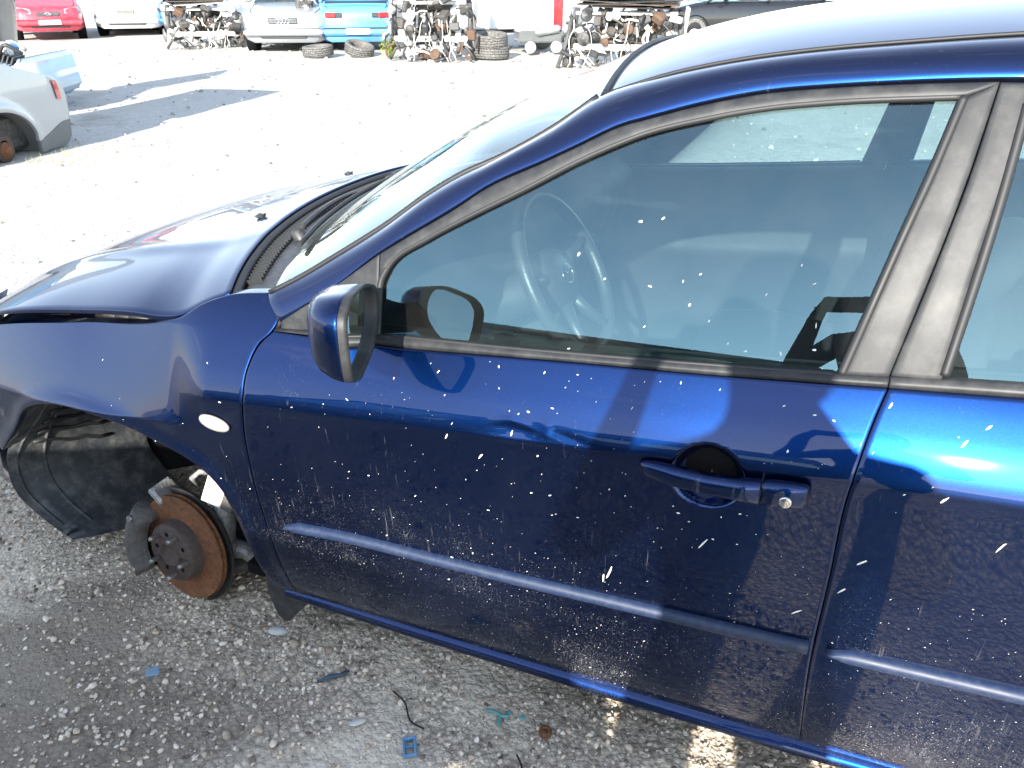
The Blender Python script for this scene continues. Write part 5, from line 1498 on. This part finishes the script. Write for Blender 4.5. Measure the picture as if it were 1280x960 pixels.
q = MB(); Pb = coons([(.43, .015), (.60, .02), (.82, .04), (.90, .09)], [(.43, .115), (.50, .130), (.80, .230), (.925, .230)], [(.43, .015), (.43, .115)], [(.90, .09), (.925, .230)], 40, 14)
Pb3 = np.concatenate([Pb[..., :1], sy(Pb[..., 0], Pb[..., 1])[..., None] - .004, Pb[..., 1:]], -1)
q.grid(skirt(Pb3, (0, 1, 0), .03)); q.build('lower_bumper', simple('grey_bumper_plastic', (.12, .125, .13), .6, var=.2), sv)
q = MB(); e = .55 * (.93 - .62) ** 2.2 + .05
tailrows = [[(.93 + .05 * math.sin(math.pi * u) , e + (1.66 - 2 * e) * u, z_) for u in np.linspace(0, 1, 14)] for z_ in (.10, .24, .40, .54)]
tailrows.append([(.86, e + (1.66 - 2 * e) * u, .60) for u in np.linspace(0, 1, 14)])
q.grid(np.array(tailrows)); q.build('tail_panel', M['silver'], sv)
q = MB(); xs_ = np.linspace(0, 1, 10)
Pl = np.array([[(.775 + .085 * u - .02 * v, float(sy(.775 + .085 * u - .02 * v, .44 + .165 * v)) - .012 + .01 * u, .44 + .165 * v - .02 * u) for u in xs_] for v in np.linspace(0, 1, 8)])
q.grid(Pl); q.build('tail_light', M['red_l'], sv)
q = MB(); q.box((.35, .85, .20), (1.1, 1.3, .30), bev=.03); q.box((.20, .85, .50), (1.3, 1.25, .06), (0, -.05, 0), .02); q.build('boot_floor', M['soot'], sv)
for k in range(6):
    q = MB(); q.box((.66 + .028 * k, .52, .66 - .012 * k), (.012, .55, .05), (0, .4, 0), .003); q.build('louvre_slat', M['trim'], sv)
rg = random.Random(12)
for k in range(16):
    q = MB(); x0, y0 = rg.uniform(-.6, .65), rg.uniform(.25, 1.2); s_ = [rg.uniform(.08, .28) for _ in range(3)]
    q.box((x0, y0, .60 + rg.random() * .18), s_, [rg.uniform(-.5, .5) for _ in range(3)], .02); q.build('junk_piece', [M['soot'], M['trim'], M['dusty_metal'], M['grey_p']][k % 4], sv)
q = MB(); tg = np.array([[(-.56 + .90 * v, .18 + 1.25 * u, 1.35 + .62 * v + .03 * math.sin(math.pi * u)) for u in np.linspace(0, 1, 10)] for v in np.linspace(0, 1, 8)])
q.grid(skirt(tg, (.3, 0, -.9), .05)); q.build('raised_tailgate', M['silver'], sv)
rows = []
for x_, zt, w_ in ((-3.35, .50, .62), (-3.32, .56, .70), (-3.2, .60, .77), (-2.9, .66, .81), (-2.4, .76, .82), (-1.9, .82, .82), (-1.0, .84, .82), (-.5, .85, .82), (-.38, .83, .82)):
    pr = [(0, .08), (w_ * .9, .08), (w_ * .99, .16), (w_, .40), (w_ * .98, zt - .18), (w_ * .93, zt - .05), (w_ * .84, zt), (w_ * .4, zt + .02), (0, zt + .025)]
    rows.append([(x_, .86 - p, z_) for p, z_ in pr] + [(x_, .86 + p, z_) for p, z_ in pr[::-1][1:]])
q = MB(); q.grid(np.array(rows)); q.add(rows[0][:-1], [tuple(range(len(rows[0]) - 1))]); q.build('front_body', M['silver'], sv)
g0 = [(-2.35, .80), (-1.70, 1.32), (-.55, 1.34), (-.30, .82)]
for s_ in (0, 1):
    yb, yt = (.10, .30) if not s_ else (1.62, 1.42)
    q = MB(); q.add([(g0[0][0], yb, g0[0][1]), (g0[3][0], yb, g0[3][1]), (g0[2][0], yt, g0[2][1]), (g0[1][0], yt, g0[1][1])], [(0, 1, 2, 3)], False); q.build('side_window', M['dglass'], sv)
    for a_, b_ in ((0, 1), (1, 2), (2, 3)):
        q = MB(); q.tube([(g0[a_][0], yb if a_ in (0, 3) else yt, g0[a_][1]), (g0[b_][0], yb if b_ in (0, 3) else yt, g0[b_][1])], .035, 8); q.build('pillar', M['silver'], sv)
q = MB(); q.add([(-2.35, .10, .80), (-2.35, 1.62, .80), (-1.70, 1.42, 1.32), (-1.70, .30, 1.32)], [(0, 1, 2, 3)], False); q.build('windscreen', M['dglass'], sv)
q = MB(); q.grid(np.array([[(-1.70 + 1.15 * v, .30 + 1.12 * u, 1.33 + .04 * (1 - (2 * u - 1) ** 2)) for u in np.linspace(0, 1, 9)] for v in np.linspace(0, 1, 5)])); q.build('roof', M['silver'], sv)
q = MB(); q.grid(np.array([[(-.36 + .44 * math.cos(a) + .05 + .36, yy_, .02 + .40 * math.sin(a)) for a in np.linspace(0, math.pi, 24)] for yy_ in (.05, .4)])); q.grid(np.array([[(.05 + r_ * math.cos(a), .40, .02 + r_ * math.sin(a)) for a in np.linspace(0, math.pi, 24)] for r_ in (.001, .44)])); q.build('wheel_arch', simple('dusty_grey_liner', (.14, .14, .135), .8), sv)
q = MB(); q.lathe([(.001, .02), (.04, .02), (.045, .0), (.07, .0), (.072, -.01)], (.05, .05, .10), (.1, -1, 0), 24); hubo = q.build('hub', M['rust'], sv)
q = MB(); q.lathe([(.07, -.012), (.115, -.012), (.118, -.06), (.06, -.07)], (.05, .05, .115), (.1, -1, 0), 28); q.build('brake_drum', M['hubrust'], hubo)

# car behind it with the bonnet up
ob = empty('open_bonnet_car', (-5.42, 9.55, 0), (0, 0, R_(6))); tag(ob, 'light blue car with bonnet raised and engine bay full of parts, behind the silver one', 'car')
q = MB(); q.box((-.75, .75, .32), (1.5, 1.5, .40), bev=.10); q.build('body', M['blue_p'], ob)
q = MB(); q.box((-.06, .70, .40), (.16, 1.45, .46), (0, -.12, 0), .06); q.build('bumper', cpaint('pale_blue_paint', (.42, .52, .58)), ob)
for k in range(5):
    q = MB(); q.box((-.30 + .045 * k, .12, .66 - .012 * k), (.018, .30, .10), (0, .5, 0), .004); q.build('grille_slat', M['trim'], ob)
q = MB(); q.box((-.02, .02, .36), (.10, .10, .20), bev=.02); q.build('corner_lamp', M['trim'], ob)
rg = random.Random(77)
for k in range(26):
    q = MB(); x0, y0 = rg.uniform(-1.35, -.2), rg.uniform(.0, .6); s_ = [rg.uniform(.06, .24) for _ in range(3)]
    if k % 3: q.box((x0, y0, .58 + rg.random() * .14), s_, [rg.uniform(-.5, .5) for _ in range(3)], .02)
    else: q.tube(resample([(x0, y0, .66), (x0 + .12, y0 - .06, .78), (x0 + .26, y0, .68)], 10).tolist(), .022, 7)
    q.build('engine_part', [M['soot'], M['trim'], M['mid_blue'], M['dusty_metal'], M['soot']][k % 5], ob)
q = MB()
tg = np.array([[(-.62 + .22 * v + .04 * math.sin(math.pi * u), .05 + 1.3 * u, .66 + 1.05 * v) for u in np.linspace(0, 1, 10)] for v in np.linspace(0, 1, 8)])
q.grid(skirt(tg, (-.9, 0, .3), .10)); q.build('raised_bonnet', M['dark_p'], ob)
q = MB(); q.tube([(-.30, .1, .62), (-.46, .12, 1.35)], .014, 8); q.build('bonnet_stay', M['rubber'], ob)
# ------------------------------------------------------------------ behind the camera: what shades and is mirrored in the blue paint
nb = make_car('grey_estate_car', 'dark car parked behind the photographer, mirrored in the blue door and window', (0, 0, 0), 0, M['grey_p'], L=4.3, W=1.74, H=1.43, hood=.95, nose=.74, cowl=1.0, roof0=1.6, roof1=4.08, rear=4.26, deck=.98)
nb.rotation_euler = (0, 0, R_(247.5))
nb.location = (-4.65, -.35, 0)

# the photographer, seen as shadow and reflection
per = empty('person', (0, 0, 0)); tag(per, 'person in dark clothes photographing the car, seen as shadow and reflection', 'person')
J = {}
def body_mesh():
    vs_, es_, rr_ = [], [], []
    def add(p, r, par=None):
        vs_.append(p); rr_.append(r)
        if par is not None: es_.append((par, len(vs_) - 1))
        return len(vs_) - 1
    c0 = (.0, -.46)
    pel = add((0, -.46, .96), (.155, .115))
    w1_ = add((0, -.47, 1.08), (.145, .105), pel); ch = add((0, -.47, 1.24), (.165, .115), w1_); up = add((0, -.46, 1.38), (.155, .10), ch)
    nk = add((0, -.445, 1.47), (.058, .058), up); hd0 = add((0, -.425, 1.55), (.070, .082), nk); hd1 = add((0, -.415, 1.63), (.078, .096), hd0); hd2 = add((0, -.425, 1.71), (.062, .075), hd1)
    for s_ in (-1, 1):
        sh_ = add((s_ * .185, -.46, 1.385), (.066, .066), up); el = add((s_ * .285, -.33, 1.17), (.048, .048), sh_); wr_ = add((s_ * .135, -.10, 1.36), (.029, .029), el)
        pm = add((s_ * .105, -.055, 1.41), (.030, .020), wr_)
        hp = add((s_ * .100, -.46, .90), (.108, .105), pel); kn_ = add((s_ * .155, -.44, .50), (.075, .072), hp); an = add((s_ * .19, -.46, .10), (.050, .050), kn_); ft = add((s_ * .205, -.36, .045), (.046, .038), an); to = add((s_ * .22, -.27, .035), (.038, .028), ft)
        for k in range(4):      # fingers behind the phone's edge
            f1 = add((s_ * (.098 - .004 * k), -.042, 1.425 + .016 * k), (.0095, .0095), pm); f2 = add((s_ * (.080 - .003 * k), -.016, 1.43 + .016 * k), (.0085, .0085), f1); f3 = add((s_ * (.060 - .003 * k), -.013, 1.432 + .016 * k), (.0075, .0075), f2)
        t1 = add((s_ * .085, -.06, 1.43), (.011, .011), pm); t2 = add((s_ * .060, -.048, 1.445), (.0095, .0095), t1)
    me = bpy.data.meshes.new('body'); me.from_pydata(vs_, es_, []); o = link_mesh('body', me, per, simple('dark_cloth', (.035, .036, .042), .95, var=.3, scale=30))
    md = o.modifiers.new('skin', 'SKIN'); md.use_smooth_shade = True
    sk = me.skin_vertices[0].data
    for i, r in enumerate(rr_): sk[i].radius = r
    sk[0].use_root = True
    o.modifiers.new('sub', 'SUBSURF').levels = 2
    return o
body_mesh()
q = MB()
hp_ = []
for zz, rr_, yo in ((1.60, .088, .012), (1.66, .094, .008), (1.70, .088, .004), (1.735, .066, .0), (1.755, .030, 0), (1.758, .002, 0)):
    hp_.append([(rr_ * .92 * math.cos(a), -.432 - yo + rr_ * 1.05 * math.sin(a), zz - .05 * max(0, -math.sin(a)) * (1.76 - zz) / .16) for a in np.linspace(0, 2 * math.pi, 25)])
q.grid(np.array(hp_)); q.build('hair', simple('dark_hair', (.02, .016, .012), .7), per)
ph = empty('phone', (0, -.024, 1.45)); tag(ph, 'mobile phone held up by the photographer', 'phone')
q = MB(); q.box((0, 0, 0), (.150, .008, .074), bev=.003); q.build('case', M['trim'], ph)
q = MB(); q.box((0, -.0045, 0), (.140, .0008, .066)); q.build('screen', simple('phone_screen', (.02, .02, .025), .1, coat=1), ph)

# ------------------------------------------------------------------ litter on the gravel
def ground_item(name, label, x_, y_, cat): return tag(empty(name, (x_, y_, hz(x_, y_) + .004)), label, cat)
b = ground_item('blue_plastic_clip', 'square blue plastic clip frame lying on the gravel near the bottom edge', -.215, 1.155, 'plastic clip')
b.rotation_euler = (R_(8), R_(-5), R_(8)); mt = simple('dirty_blue_plastic', (.10, .25, .42), .5, dirt=(.3, .28, .25), dirt_amt=.5, scale=60)
for a_, s_ in (((-.012, 0, .005), (.005, .042, .012)), ((.012, 0, .005), (.005, .042, .012)), ((0, .019, .005), (.028, .005, .012)), ((0, -.019, .005), (.028, .005, .010)), ((0, .003, .003), (.022, .006, .005))):
    q = MB(); q.box(a_, s_, bev=.001); q.build('frame_bar', mt, b)
b = ground_item('teal_plastic_fragment', 'broken teal plastic bracket lying on the gravel below the sill', -.028, 1.240, 'plastic scrap')
mt = simple('dirty_teal_plastic', (.08, .27, .27), .5, dirt=(.3, .28, .25), dirt_amt=.5, scale=60)
for pts in (((-.028, .014, .004), (-.012, .006, .008), (.006, -.004, .006), (.022, -.002, .004)), ((.002, -.003, .006), (.0, -.016, .004), (-.002, -.028, .003)), ((.010, -.004, .005), (.024, .010, .003))):
    q = MB(); q.tube(resample(list(pts), 10).tolist(), .0042, 6); q.build('arm', mt, b)
b = ground_item('rusty_cap', 'small round rusty brown cap lying in the patch of sun', .072, 1.198, 'metal cap')
q = MB(); q.lathe([(.004, .006), (.005, .010), (.011, .011), (.014, .007), (.0145, 0)], (0, 0, 0), (.1, -.1, 1), 22); q.build('disc', M['rust'], b)
b = ground_item('dark_strap', 'short dark blue strip of plastic lying on the gravel at centre left', -.415, 1.345, 'plastic strip')
q = MB(); q.tube([(-.035, -.012, .004), (-.01, 0, .006), (.014, .006, .006), (.034, .020, .004)], [.003, .006, .005, .003], 6); q.build('strip', simple('dark_blue_plastic', (.05, .08, .12), .6), b)
b = ground_item('teal_bead', 'small teal green chip beside the broken bracket', .022, 1.232, 'plastic chip')
q = MB(); q.box((0, 0, .004), (.012, .012, .008), (.3, .2, .5), .002); q.build('chip', mt, b)
b = ground_item('blue_chip', 'pale blue chip of plastic lying on dark soil at lower left', -.84, 1.36, 'plastic chip')
q = MB(); q.box((0, 0, .003), (.030, .022, .005), (.15, .1, .4), .001); q.build('chip', simple('pale_blue_plastic', (.20, .30, .40), .6), b)
b = ground_item('pale_stone', 'flat white stone lying under the mud flap', -.585, 1.505, 'stone')
q = MB(); q.lathe([(.001, .009), (.012, .008), (.020, .004), (.022, 0), (.018, -.004)], (0, 0, 0), (.1, .1, 1), 12, smooth=True); q.build('stone', simple('white_limestone', (.55, .54, .50), .9, scale=60), b); b.scale = (1.2, .8, 1)
b = ground_item('white_shell_stone', 'curved white stone flake lying left of the blue clip', -.335, 1.215, 'stone')
q = MB(); q.lathe([(.001, .007), (.010, .006), (.016, .002), (.017, 0)], (0, 0, 0), (.3, .1, 1), 10); q.build('flake', bpy.data.materials['white_limestone'], b); b.scale = (1.3, .6, 1); b.rotation_euler = (0, 0, .6)
# stray wires on the ground
for nm, lb, pts in (('wire_scrap', 'thin dark twig like wire crossing the gravel left of the teal bracket', [(-.27, 1.30), (-.24, 1.27), (-.22, 1.22), (-.19, 1.20)]), ('wire_scrap', 'thin dark wire lying near the bottom edge right of the blue clip', [(.01, 1.14), (.02, 1.11), (.018, 1.08)])):
    q = MB(); q.tube(resample([(x_, y_, hz(x_, y_) + .010) for x_, y_ in pts], 14).tolist(), .0022, 5); tag(q.build(nm, M['rubber']), lb, 'wire')
